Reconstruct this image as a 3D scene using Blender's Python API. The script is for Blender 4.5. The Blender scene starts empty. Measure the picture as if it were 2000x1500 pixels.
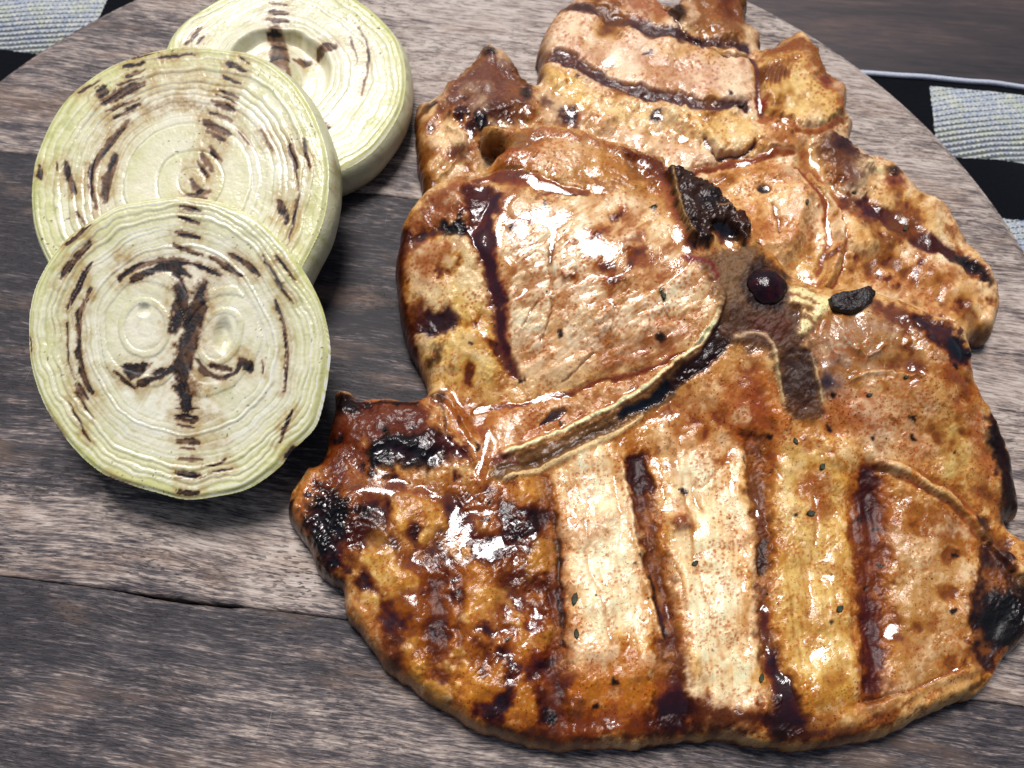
import bpy, math, random
import numpy as np
from mathutils import Matrix, Vector

# ------------------------------------------------------------------ camera, sky, sun, exposure
scene = bpy.context.scene
COL = scene.collection
CAM_H, PITCH, ROLL, LENS = 0.20536, 64.0, 4.0, 30.0
SUN_EL, SUN_AZ, SUN_ANGLE, SUN_E, SKY_E = 64.0, -14.0, 22.0, 3.35, 0.055   # azimuth measured from +Y, positive to +X

cam_d = bpy.data.cameras.new('camera'); cam = bpy.data.objects.new('camera', cam_d); COL.objects.link(cam)
cam_d.sensor_width = 36.0; cam_d.lens = LENS; cam_d.clip_start = 0.005; cam_d.clip_end = 50.0
RM = Matrix.Rotation(math.radians(90 - PITCH), 3, 'X') @ Matrix.Rotation(math.radians(ROLL), 3, 'Z')
cam.matrix_world = Matrix.Translation((0, 0, CAM_H)) @ RM.to_4x4()
cam_d.dof.use_dof = True; cam_d.dof.focus_distance = 0.195; cam_d.dof.aperture_fstop = 26.0
scene.camera = cam

world = bpy.data.worlds.new('World'); scene.world = world; world.use_nodes = True
wn = world.node_tree.nodes; wl = world.node_tree.links
sky = wn.new('ShaderNodeTexSky'); sky.sky_type = 'NISHITA'; sky.sun_disc = False
sky.sun_elevation = math.radians(SUN_EL); sky.sun_rotation = math.radians(SUN_AZ)
sky.air_density = 1.0; sky.dust_density = 2.5; sky.ozone_density = 1.5
wl.new(sky.outputs[0], wn['Background'].inputs[0]); wn['Background'].inputs[1].default_value = SKY_E

sun_d = bpy.data.lights.new('sun', 'SUN'); sun = bpy.data.objects.new('sun', sun_d); COL.objects.link(sun)
sun_d.energy = SUN_E; sun_d.angle = math.radians(SUN_ANGLE); sun_d.color = (1.0, 0.955, 0.95)
el, az = math.radians(SUN_EL), math.radians(SUN_AZ)
sun_dir = Vector((math.sin(az) * math.cos(el), math.cos(az) * math.cos(el), math.sin(el)))
sun.rotation_euler = (-sun_dir).to_track_quat('-Z', 'Y').to_euler()
sun.location = sun_dir * 2

vs = scene.view_settings
vs.view_transform = 'Standard'; vs.look = 'None'; vs.exposure = 0.06; vs.gamma = 1.0; vs.use_curve_mapping = False
scene.cycles.use_denoising = True
scene.cycles.max_bounces = 6

# ------------------------------------------------------------------ photo pixel <-> world
FPX = LENS / 36.0 * 2000.0
RN = np.array(RM)
CP = np.array([0, 0, CAM_H])

def unproj(u, v, z):
    u = np.asarray(u, float); v = np.asarray(v, float)
    dl = np.stack([(u - 1000) / FPX, -(v - 750) / FPX, -np.ones_like(u)], -1)
    d = dl @ RN.T
    t = (np.asarray(z) - CAM_H) / d[..., 2]
    return d[..., 0] * t, d[..., 1] * t

def proj(x, y, z):
    p = np.stack([x, y, z * np.ones_like(x)], -1) - CP
    q = p @ RN
    return 1000 + FPX * q[..., 0] / -q[..., 2], 750 - FPX * q[..., 1] / -q[..., 2]

# ------------------------------------------------------------------ numpy noise
rng = np.random.default_rng(7)
TAB = rng.random((256, 256)).astype(np.float32)

def vnoise(x, y, seed=0):
    x = np.asarray(x, np.float32) + seed * 17.31; y = np.asarray(y, np.float32) + seed * 31.77
    xi = np.floor(x).astype(np.int32); yi = np.floor(y).astype(np.int32)
    fx = x - xi; fy = y - yi
    fx = fx * fx * fx * (fx * (fx * 6 - 15) + 10); fy = fy * fy * fy * (fy * (fy * 6 - 15) + 10)
    x0 = xi & 255; x1 = (xi + 1) & 255; y0 = yi & 255; y1 = (yi + 1) & 255
    a = TAB[y0, x0]; b = TAB[y0, x1]; c = TAB[y1, x0]; d = TAB[y1, x1]
    return ((a + (b - a) * fx) * (1 - fy) + (c + (d - c) * fx) * fy) * 2 - 1

def fbm(x, y, seed=0, octv=4, gain=0.5):
    s = 0; a = 1.0; n = 0
    for i in range(octv):
        ca, sa = math.cos(0.6 * i + seed), math.sin(0.6 * i + seed)
        s = s + a * vnoise((x * ca - y * sa) * 2 ** i, (x * sa + y * ca) * 2 ** i, seed * 3 + i); n += a; a *= gain
    return s / n

def worley(x, y, seed=0):
    xi = np.floor(x).astype(np.int32); yi = np.floor(y).astype(np.int32)
    f1 = np.full(x.shape, 9.0); f2 = np.full(x.shape, 9.0)
    for i in (-1, 0, 1):
        for j in (-1, 0, 1):
            cx, cy = xi + i, yi + j
            px = cx + TAB[(cy + seed * 7) & 255, cx & 255]; py = cy + TAB[(cx + seed * 13) & 255, (cy + 91) & 255]
            d = np.hypot(x - px, y - py)
            f2 = np.minimum(f2, np.maximum(f1, d)); f1 = np.minimum(f1, d)
    return f1, f2

def sstep(a, b, x):
    t = np.clip((x - a) / (b - a), 0, 1)
    return t * t * (3 - 2 * t)

def blur(a, r):
    r = int(max(1, r))
    for ax in (0, 1):
        for _ in range(2):
            p = np.pad(a, [(r + 1, r) if k == ax else (0, 0) for k in (0, 1)], mode='edge')
            c = np.cumsum(p, axis=ax, dtype=np.float64)
            n = a.shape[ax]
            hi = np.take(c, range(2 * r + 1, 2 * r + 1 + n), axis=ax); lo = np.take(c, range(0, n), axis=ax)
            a = (hi - lo) / (2 * r + 1)
    return a

def catmull(pts, n=8, closed=True):
    P = np.array(pts, float); N = len(P); out = []
    for i in range(N if closed else N - 1):
        if closed: p0, p1, p2, p3 = P[i - 1], P[i], P[(i + 1) % N], P[(i + 2) % N]
        else: p0, p1, p2, p3 = P[max(i - 1, 0)], P[i], P[i + 1], P[min(i + 2, N - 1)]
        for k in range(n):
            t = k / n
            out.append(0.5 * ((2 * p1) + (p2 - p0) * t + (2 * p0 - 5 * p1 + 4 * p2 - p3) * t * t + (3 * p1 - p0 - 3 * p2 + p3) * t ** 3))
    if not closed: out.append(P[-1])
    return np.array(out)

def seg_dist(X, Y, pts, closed=False, par=False):
    P = np.asarray(pts, float); best = np.full(X.shape, 1e9); bt = np.zeros(X.shape)
    n = len(P)
    for i in range(n if closed else n - 1):
        a = P[i]; b = P[(i + 1) % n]; dx, dy = b - a; L2 = dx * dx + dy * dy + 1e-18
        t = np.clip(((X - a[0]) * dx + (Y - a[1]) * dy) / L2, 0, 1)
        d = (X - a[0] - t * dx) ** 2 + (Y - a[1] - t * dy) ** 2
        if par: bt = np.where(d < best, i + t, bt)
        best = np.minimum(best, d)
    best = np.sqrt(best)
    return (best, bt / max(n - 1, 1)) if par else best

def inside(X, Y, P):
    r = np.zeros(X.shape, bool); n = len(P)
    for i in range(n):
        x0, y0 = P[i]; x1, y1 = P[(i + 1) % n]
        if y0 == y1: continue
        c = ((y0 > Y) != (y1 > Y)) & (X < (x1 - x0) * (Y - y0) / (y1 - y0) + x0)
        r ^= c
    return r

def poly_sd(X, Y, P):
    d = seg_dist(X, Y, P, True)
    return np.where(inside(X, Y, P), d, -d)

def hexc(h):
    h = h.lstrip('#'); c = np.array([int(h[i:i + 2], 16) / 255 for i in (0, 2, 4)])
    return np.where(c <= 0.04045, c / 12.92, ((c + 0.055) / 1.055) ** 2.4)

# ------------------------------------------------------------------ object helpers
def tag(o, label, cat, group=None, kind=None):
    if label: o['label'] = label
    if cat: o['category'] = cat
    if group: o['group'] = group
    if kind: o['kind'] = kind
    return o

def empty(name, loc=(0, 0, 0), rz=0):
    o = bpy.data.objects.new(name, None); COL.objects.link(o); o.location = loc; o.rotation_euler = (0, 0, rz)
    o.empty_display_size = 0.02
    return o

def mesh_obj(name, verts, faces, mat, parent=None, cols=None, attrs=None, normals=None, smooth=True):
    me = bpy.data.meshes.new(name)
    verts = np.asarray(verts, np.float32)
    if isinstance(faces, np.ndarray):
        nf, k = faces.shape
        me.vertices.add(len(verts)); me.vertices.foreach_set('co', verts.ravel())
        me.loops.add(nf * k); me.loops.foreach_set('vertex_index', faces.astype(np.int32).ravel())
        me.polygons.add(nf); me.polygons.foreach_set('loop_start', np.arange(0, nf * k, k, dtype=np.int32))
    else:
        me.from_pydata([tuple(map(float, v)) for v in verts], [], [tuple(map(int, f)) for f in faces])
    me.update(calc_edges=True)
    if cols is not None:
        a = me.color_attributes.new('Col', 'FLOAT_COLOR', 'POINT')
        a.data.foreach_set('color', np.concatenate([cols, np.ones((len(cols), 1))], 1).astype(np.float32).ravel())
    for k, v in (attrs or {}).items():
        a = me.attributes.new(k, 'FLOAT', 'POINT'); a.data.foreach_set('value', np.asarray(v, np.float32).ravel())
    if smooth: me.polygons.foreach_set('use_smooth', np.ones(len(me.polygons), bool))
    me.validate()
    if normals is not None: me.normals_split_custom_set_from_vertices(np.asarray(normals, np.float32))
    me.materials.append(mat)
    o = bpy.data.objects.new(name, me); COL.objects.link(o)
    if parent: o.parent = parent
    return o

class NT:
    """small helper for node materials"""
    def __init__(self, name):
        self.m = bpy.data.materials.new(name); self.m.use_nodes = True
        self.t = self.m.node_tree; self.b = self.t.nodes['Principled BSDF']; self.out = self.t.nodes['Material Output']
    def n(self, typ, **kw):
        nd = self.t.nodes.new('ShaderNode' + typ)
        for k, v in kw.items():
            if k.startswith('i_'):
                key = k[2:]; nd.inputs[int(key) if key.isdigit() else key.replace('_', ' ')].default_value = v
            else: setattr(nd, k, v)
        return nd
    def l(self, a, b):
        self.t.links.new(a.outputs[0] if hasattr(a, 'outputs') else a, b)
    def math(self, op, a, b=None, clamp=False):
        nd = self.n('Math', operation=op); nd.use_clamp = clamp
        for i, x in enumerate((a, b)):
            if x is None: continue
            if isinstance(x, (int, float)): nd.inputs[i].default_value = x
            else: self.l(x, nd.inputs[i])
        return nd.outputs[0]
    def mix(self, fac, a, b, blend='MIX'):
        nd = self.n('Mix', data_type='RGBA', blend_type=blend)
        for s, x in ((nd.inputs[0], fac), (nd.inputs[6], a), (nd.inputs[7], b)):
            if isinstance(x, (int, float)): s.default_value = x
            elif isinstance(x, (tuple, list, np.ndarray)): s.default_value = (*[float(q) for q in x[:3]], 1)
            else: self.l(x, s)
        return nd.outputs[2]
    def ramp(self, x, a, b, lo=0.0, hi=1.0):
        nd = self.n('MapRange'); nd.interpolation_type = 'SMOOTHSTEP'
        self.l(x, nd.inputs[0]); nd.inputs[1].default_value = a; nd.inputs[2].default_value = b
        nd.inputs[3].default_value = lo; nd.inputs[4].default_value = hi
        return nd.outputs[0]
    def noise(self, vec, scale, detail=2.0, rough=0.5, dist=0.0):
        nd = self.n('TexNoise'); self.l(vec, nd.inputs['Vector']); nd.inputs['Scale'].default_value = scale
        nd.inputs['Detail'].default_value = detail; nd.inputs['Roughness'].default_value = rough; nd.inputs['Distortion'].default_value = dist
        return nd.outputs[0]
    def mapping(self, vec, scale=(1, 1, 1), rot=(0, 0, 0), loc=(0, 0, 0)):
        nd = self.n('Mapping'); self.l(vec, nd.inputs[0]); nd.inputs['Scale'].default_value = scale
        nd.inputs['Rotation'].default_value = rot; nd.inputs['Location'].default_value = loc
        return nd.outputs[0]
    def attr(self, name):
        return self.n('Attribute', attribute_name=name)
    def bump(self, h, strength, dist, prev=None):
        nd = self.n('Bump'); self.l(h, nd.inputs['Height']); nd.inputs['Distance'].default_value = dist
        if isinstance(strength, (int, float)): nd.inputs['Strength'].default_value = strength
        else: self.l(strength, nd.inputs['Strength'])
        if prev is not None: self.l(prev, nd.inputs['Normal'])
        return nd.outputs[0]

# ------------------------------------------------------------------ materials
def mat_board():
    k = NT('weathered_mango_wood'); b = k.b
    co = k.n('TexCoord').outputs['Object']
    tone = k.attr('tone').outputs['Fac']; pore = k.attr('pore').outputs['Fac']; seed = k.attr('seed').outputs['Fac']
    cmb = k.n('CombineXYZ'); k.l(seed, cmb.inputs[2])
    va = k.n('VectorMath', operation='ADD'); k.l(co, va.inputs[0]); k.l(cmb, va.inputs[1]); co = va.outputs[0]
    warp = k.n('VectorMath', operation='MULTIPLY_ADD')
    nz = k.n('TexNoise'); k.l(co, nz.inputs['Vector']); nz.inputs['Scale'].default_value = 22; nz.inputs['Detail'].default_value = 2
    k.l(nz.outputs['Color'], warp.inputs[0]); warp.inputs[1].default_value = (0.0, 0.006, 0); k.l(co, warp.inputs[2])
    cw = warp.outputs[0]
    fig = k.noise(k.mapping(cw, (16, 210, 1)), 1.0, 5, 0.62)
    fine = k.noise(k.mapping(cw, (150, 1700, 1)), 1.0, 3, 0.65)
    mott = k.noise(k.mapping(co, (120, 260, 1)), 1.0, 4, 0.65)
    por = k.noise(k.mapping(cw, (430, 1500, 1)), 1.0, 1.5, 0.5)
    pdn = k.noise(k.mapping(co, (40, 70, 1)), 1.0, 2, 0.5)
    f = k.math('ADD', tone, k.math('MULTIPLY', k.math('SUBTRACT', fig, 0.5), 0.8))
    f = k.math('ADD', f, k.math('MULTIPLY', k.math('SUBTRACT', fine, 0.5), 1.35))
    f = k.math('ADD', f, k.math('MULTIPLY', k.math('SUBTRACT', mott, 0.5), 0.75))
    fine2 = k.noise(k.mapping(cw, (420, 4600, 1)), 1.0, 2, 0.6)
    f = k.math('ADD', f, k.math('MULTIPLY', k.math('SUBTRACT', fine2, 0.5), 0.7))
    f = k.ramp(f, 0.12, 1.14)
    cr = k.n('ValToRGB'); k.l(f, cr.inputs[0]); e = cr.color_ramp.elements
    e[0].position = 0.0; e[0].color = (*hexc('#242227'), 1); e[1].position = 1.0; e[1].color = (*hexc('#c4b8ad'), 1)
    for p, c in ((0.3, '#50494a'), (0.55, '#80736c'), (0.78, '#a7988c')):
        x = e.new(p); x.color = (*hexc(c), 1)
    warmn = k.ramp(k.noise(k.mapping(co, (30, 90, 1), loc=(3, 1, 0)), 1.0, 3, 0.6), 0.52, 0.72)
    col = k.mix(k.math('MULTIPLY', warmn, 0.35), cr.outputs[0], hexc('#97796160'[:7]))
    pm = k.math('MULTIPLY', k.ramp(por, 0.565, 0.63), k.math('MULTIPLY', k.ramp(pdn, 0.35, 0.62), pore))
    col = k.mix(k.math('MULTIPLY', pm, 0.82), col, hexc('#2a2526'))
    scr = k.ramp(k.noise(k.mapping(co, (2600, 60, 1), rot=(0, 0, 0.62)), 1.0, 0.5), 0.80, 0.84)
    col = k.mix(k.math('MULTIPLY', scr, 0.25), col, hexc('#b4aaa6'))
    k.l(col, b.inputs['Base Color'])
    k.l(k.ramp(f, 0, 1, 0.62, 0.5), b.inputs['Roughness'])
    b.inputs['Specular IOR Level'].default_value = 0.35
    hgt = k.math('SUBTRACT', k.math('MULTIPLY', k.math('ADD', fine, fine2), 0.4), k.math('MULTIPLY', pm, 0.8))
    k.l(k.bump(hgt, 0.5, 0.0004), b.inputs['Normal'])
    return k.m

def mat_meat():
    k = NT('glazed_grilled_pork'); b = k.b
    co = k.n('TexCoord').outputs['Object']
    wet = k.attr('wet').outputs['Fac']; spk = k.attr('speck').outputs['Fac']; rgh = k.attr('rough').outputs['Fac']
    base = k.attr('Col').outputs['Color']
    n1 = k.noise(co, 900, 4, 0.6)
    col = k.mix(1.0, base, k.mix(n1, (0.72, 0.68, 0.62), (1.22, 1.24, 1.28)), 'MULTIPLY')
    # paprika specks
    s1 = k.ramp(k.noise(k.mapping(co, loc=(5, 2, 1)), 1900, 2.0, 0.55), 0.58, 0.64)
    s2 = k.ramp(k.noise(k.mapping(co, loc=(1, 7, 3)), 300, 3, 0.6), 0.44, 0.58)
    sm = k.math('MULTIPLY', k.math('MULTIPLY', s1, s2), k.ramp(spk, 0, .6, .55, 1))
    col = k.mix(k.math('MULTIPLY', sm, 0.85), col, hexc('#a04a14'), 'MULTIPLY')
    vo = k.n('TexVoronoi'); k.l(co, vo.inputs['Vector']); vo.inputs['Scale'].default_value = 260
    dotm = k.math('MULTIPLY', k.ramp(vo.outputs['Distance'], 0.07, 0.10, 1, 0), k.math('GREATER_THAN', k.n('SeparateColor').outputs[0], 2.0))
    sc = k.n('SeparateColor'); k.l(vo.outputs['Color'], sc.inputs[0])
    dotm = k.math('MULTIPLY', k.ramp(vo.outputs['Distance'], 0.06, 0.09, 1, 0), k.math('GREATER_THAN', sc.outputs[0], 0.86))
    col = k.mix(k.math('MULTIPLY', dotm, 0.85), col, hexc('#1f130d'))
    k.l(col, b.inputs['Base Color'])
    k.l(rgh, b.inputs['Roughness'])
    k.l(k.ramp(wet, 0, 1, 0.34, 0.95), b.inputs['Specular IOR Level'])
    dry = k.math('SUBTRACT', 1.0, wet, True)
    h1 = k.noise(co, 760, 3, 0.6, 0.8); h2 = k.noise(co, 1900, 2, 0.5)
    hh = k.math('ADD', h1, k.math('MULTIPLY', h2, 0.25))
    k.l(k.bump(hh, k.math('ADD', k.math('MULTIPLY', dry, 0.12), 0.10), 0.0009), b.inputs['Normal'])
    b.inputs['Subsurface Weight'].default_value = 0.10; b.inputs['Subsurface Radius'].default_value = (0.0016, 0.0011, 0.0005); b.inputs['Subsurface Scale'].default_value = 1.0
    return k.m

def mat_onion():
    k = NT('grilled_onion_flesh'); b = k.b
    co = k.n('TexCoord').outputs['Object']
    base = k.attr('Col').outputs['Color']
    n1 = k.noise(co, 700, 3, 0.6)
    col = k.mix(1.0, base, k.mix(n1, (0.88, 0.88, 0.84), (1.08, 1.08, 1.08)), 'MULTIPLY')
    k.l(col, b.inputs['Base Color'])
    k.l(k.attr('rough').outputs['Fac'], b.inputs['Roughness'])
    b.inputs['Specular IOR Level'].default_value = 0.5
    b.inputs['Subsurface Weight'].default_value = 0.18
    b.inputs['Subsurface Radius'].default_value = (0.0013, 0.0012, 0.0008); b.inputs['Subsurface Scale'].default_value = 1.0
    h = k.math('ADD', k.noise(co, 1400, 3, 0.6), k.math('MULTIPLY', k.noise(co, 500, 2, 0.5), 1.0))
    k.l(k.bump(h, 0.2, 0.0005), b.inputs['Normal'])
    return k.m

def mat_plain(name, col, rough=0.5, bump=0.0, scale=1500, spec=0.5, var=0.3):
    k = NT(name); b = k.b
    co = k.n('TexCoord').outputs['Object']
    n = k.noise(co, scale, 4, 0.6)
    c = hexc(col)
    k.l(k.mix(n, c * (1 - var), c * (1 + var)), b.inputs['Base Color'])
    b.inputs['Roughness'].default_value = rough; b.inputs['Specular IOR Level'].default_value = spec
    if bump: k.l(k.bump(n, bump, 0.0006), b.inputs['Normal'])
    return k.m

def mat_table():
    k = NT('dark_table_wood'); b = k.b
    co = k.n('TexCoord').outputs['Object']
    fig = k.noise(k.mapping(co, (9, 60, 1)), 1.0, 5, 0.65, 0.6)
    fine = k.noise(k.mapping(co, (90, 700, 1)), 1.0, 3, 0.6)
    f = k.math('ADD', k.math('MULTIPLY', fig, 0.8), k.math('MULTIPLY', fine, 0.3))
    cr = k.n('ValToRGB'); k.l(f, cr.inputs[0]); e = cr.color_ramp.elements
    e[0].position = 0.38; e[0].color = (*hexc('#191314'), 1); e[1].position = 0.72; e[1].color = (*hexc('#5c463d'), 1)
    x = e.new(0.55); x.color = (*hexc('#362b2b'), 1)
    k.l(cr.outputs[0], b.inputs['Base Color']); b.inputs['Roughness'].default_value = 0.45
    k.l(k.bump(fine, 0.3, 0.0004), b.inputs['Normal'])
    return k.m

def mat_cloth():
    k = NT('buffalo_check_cotton'); b = k.b
    co = k.n('TexCoord').outputs['Object']
    sx = k.n('SeparateXYZ'); k.l(co, sx.inputs[0])
    X, Y = sx.outputs[0], sx.outputs[1]
    def band(c, start, period, width):
        wob = k.math('MULTIPLY', k.math('SUBTRACT', k.noise(co, 700, 2, .5), 0.5), 0.0012)
        c = k.math('ADD', c, wob)
        return k.math('LESS_THAN', k.math('FRACT', k.math('ADD', k.math('DIVIDE', k.math('SUBTRACT', c, start), period), 50.0)), width / period)
    wx, wy = band(X, .0125, .0675, .042), band(Y, -.034, .054, .031)
    tw = k.math('FRACT', k.math('ADD', k.math('MULTIPLY', k.math('SUBTRACT', Y, k.math('MULTIPLY', X, 0.27)), 430), 200.0))
    fb = k.math('FRACT', k.math('ADD', k.math('DIVIDE', k.math('ADD', Y, .034), .054), 50.0))
    dash = k.math('MULTIPLY', k.math('SINE', k.math('MULTIPLY', X, 4200)), 0.12)
    thr = k.math('ADD', k.ramp(fb, 0.0, 0.5, 0.62, 0.16), dash)
    warp_on = k.math('GREATER_THAN', tw, thr)
    both = k.math('MULTIPLY', wx, wy)
    dx = k.math('MULTIPLY', both, k.math('ADD', k.math('MULTIPLY', warp_on, 0.75), 0.25))
    nz = k.noise(co, 900, 3, 0.7)
    nb = k.noise(co, 160, 2, 0.5)
    fuzz = k.ramp(nz, 0.35, 0.65)
    wht = k.mix(fuzz, hexc('#9dabc4'), hexc('#e2e4d8'))
    wht = k.mix(k.math('MULTIPLY', k.ramp(nb, 0.45, 0.7), 0.3), wht, hexc('#d6dca0'))
    col = k.mix(dx, k.mix(nz, hexc('#05060b'), hexc('#0e1119')), wht)
    wv = k.math('MULTIPLY', k.math('ABSOLUTE', k.math('SINE', k.math('MULTIPLY', X, 5200))), k.math('ABSOLUTE', k.math('SINE', k.math('MULTIPLY', Y, 5200))))
    k.l(col, b.inputs['Base Color']); b.inputs['Roughness'].default_value = 0.95; b.inputs['Specular IOR Level'].default_value = 0.1
    b.inputs['Sheen Weight'].default_value = 0.03
    k.l(k.bump(k.math('ADD', wv, k.math('MULTIPLY', tw, 0.6)), 0.7, 0.0004), b.inputs['Normal'])
    return k.m

GRAIN = math.radians(-3.2)
BOARD_C = np.array([-0.0184, 0.1058]); BOARD_R = 0.176; BOARD_T = 0.016

# ------------------------------------------------------------------ table, cloth, board
TABLE_Z = -BOARD_T - 0.0016
M_TABLE = mat_table()
tb = mesh_obj('table_top', [(-1.6, -1.2, TABLE_Z), (1.6, -1.2, TABLE_Z), (1.6, 2.0, TABLE_Z), (-1.6, 2.0, TABLE_Z),
                            (-1.6, -1.2, TABLE_Z - .03), (1.6, -1.2, TABLE_Z - .03), (1.6, 2.0, TABLE_Z - .03), (-1.6, 2.0, TABLE_Z - .03)],
              [(0, 1, 2, 3), (7, 6, 5, 4), (0, 4, 5, 1), (1, 5, 6, 2), (2, 6, 7, 3), (3, 7, 4, 0)], M_TABLE, smooth=False)
tag(tb, 'dark brown wooden table under the cloth and round board', 'table', kind='structure')

# cloth: hem edge seen right of the board
hx, hy = unproj(np.array([1740., 2000.]), np.array([157., 186.]), TABLE_Z + 0.001)
cl_ang = math.atan2(hy[1] - hy[0], hx[1] - hx[0])
cl_root = empty('checked_cloth', (float(hx[0]), float(hy[0]), 0), cl_ang)
tag(cl_root, 'black and white checked cotton cloth spread under the round board', 'cloth')
ca, sa = math.cos(cl_ang), math.sin(cl_ang)
def to_cloth(x, y):
    dx, dy = x - hx[0], y - hy[0]
    return dx * ca + dy * sa, -dx * sa + dy * ca
def cloth_z(X, Y):
    wx, wy = X * ca - Y * sa + hx[0], X * sa + Y * ca + hy[0]
    r = np.hypot(wx - BOARD_C[0], wy - BOARD_C[1])
    free = sstep(BOARD_R - 0.002, BOARD_R + 0.03, r)
    return TABLE_Z + 0.0005 + 0.0010 * 1 + free * (0.0022 * (fbm(X * 28, Y * 28, 3, 3) + 0.6) )
gx = np.arange(-0.60, 0.40, 0.0022); gy = np.arange(-0.46, 0.0001, 0.0022)
X, Y = np.meshgrid(gx, gy)
Z = cloth_z(X, Y)
def grid_faces(ny, nx, off=0):
    i = np.arange(ny * nx).reshape(ny, nx)
    return np.stack([i[:-1, :-1], i[:-1, 1:], i[1:, 1:], i[1:, :-1]], -1).reshape(-1, 4) + off
V = np.stack([X, Y, Z], -1).reshape(-1, 3)
M_CLOTH = mat_cloth()
mesh_obj('weave', V, grid_faces(*X.shape), M_CLOTH, cl_root)
# hem roll along the edge
hs = np.arange(-0.60, 0.40, 0.0016); an = np.linspace(0, 2 * math.pi, 9)[:-1]
HV = []
for s in hs:
    z0 = float(cloth_z(np.array(s), np.array(0.0)))
    w = 0.0010 * (1 + 0.12 * math.sin(s * 3900))
    for a in an: HV.append((s, 0.0005 + w * math.cos(a), z0 + 0.0005 + 0.0008 * math.sin(a)))
hf = []
for i in range(len(hs) - 1):
    for j in range(8): hf.append((i * 8 + j, i * 8 + (j + 1) % 8, (i + 1) * 8 + (j + 1) % 8, (i + 1) * 8 + j))
M_HEM = mat_plain('hem_thread', '#c0c6d2', 0.9, 0.6, 1800, 0.1, 0.4)
mesh_obj('hem', HV, np.array(hf), M_HEM, cl_root)

# board: planks cut round, grain along local X
board = empty('round_cutting_board', (float(BOARD_C[0]), float(BOARD_C[1]), 0), GRAIN)
tag(board, 'round grey-brown wooden cutting board made of wide planks', 'cutting board')
cg, sg = math.cos(GRAIN), math.sin(GRAIN)
def to_board(x, y):
    dx, dy = x - BOARD_C[0], y - BOARD_C[1]
    return dx * cg + dy * sg, -dx * sg + dy * cg
def px_board(u, v): return to_board(*unproj(np.asarray(u, float), np.asarray(v, float), 0.0))
t1 = float(np.mean(px_board([0, 2000], [1128, 1375])[1])); t2 = float(np.mean(px_board([0, 1960], [290, 525])[1]))
M_BOARD = mat_board()
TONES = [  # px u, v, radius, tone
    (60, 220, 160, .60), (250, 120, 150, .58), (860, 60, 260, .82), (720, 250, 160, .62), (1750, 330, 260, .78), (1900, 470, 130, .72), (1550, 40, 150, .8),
    (30, 420, 170, .22), (40, 700, 170, .26), (700, 480, 180, .30), (700, 650, 180, .25), (640, 800, 150, .28), (110, 900, 140, .42), (60, 1040, 140, .64), (330, 1080, 200, .66), (560, 1110, 110, .80), (650, 1190, 60, .45),  # middle plank; the dark spots right of the onions include painted shadow
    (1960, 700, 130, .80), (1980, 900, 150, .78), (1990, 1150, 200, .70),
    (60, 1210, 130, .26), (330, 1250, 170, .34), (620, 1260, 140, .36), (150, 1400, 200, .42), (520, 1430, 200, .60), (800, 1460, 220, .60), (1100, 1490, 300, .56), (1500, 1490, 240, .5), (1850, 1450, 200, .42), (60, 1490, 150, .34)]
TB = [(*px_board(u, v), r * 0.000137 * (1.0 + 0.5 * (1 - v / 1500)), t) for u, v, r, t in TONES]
PORES = [(100, 1030, 260, 1.0), (500, 1000, 250, .9), (600, 1130, 120, 1.0), (330, 1100, 200, .9)]
PB = [(*px_board(u, v), r * 0.000137, t) for u, v, r, t in PORES]
gap = 0.00012
bands = [(-BOARD_R + .0004, t1 - gap), (t1 + gap, t2 - gap), (t2 + gap, BOARD_R - .0004)]
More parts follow.
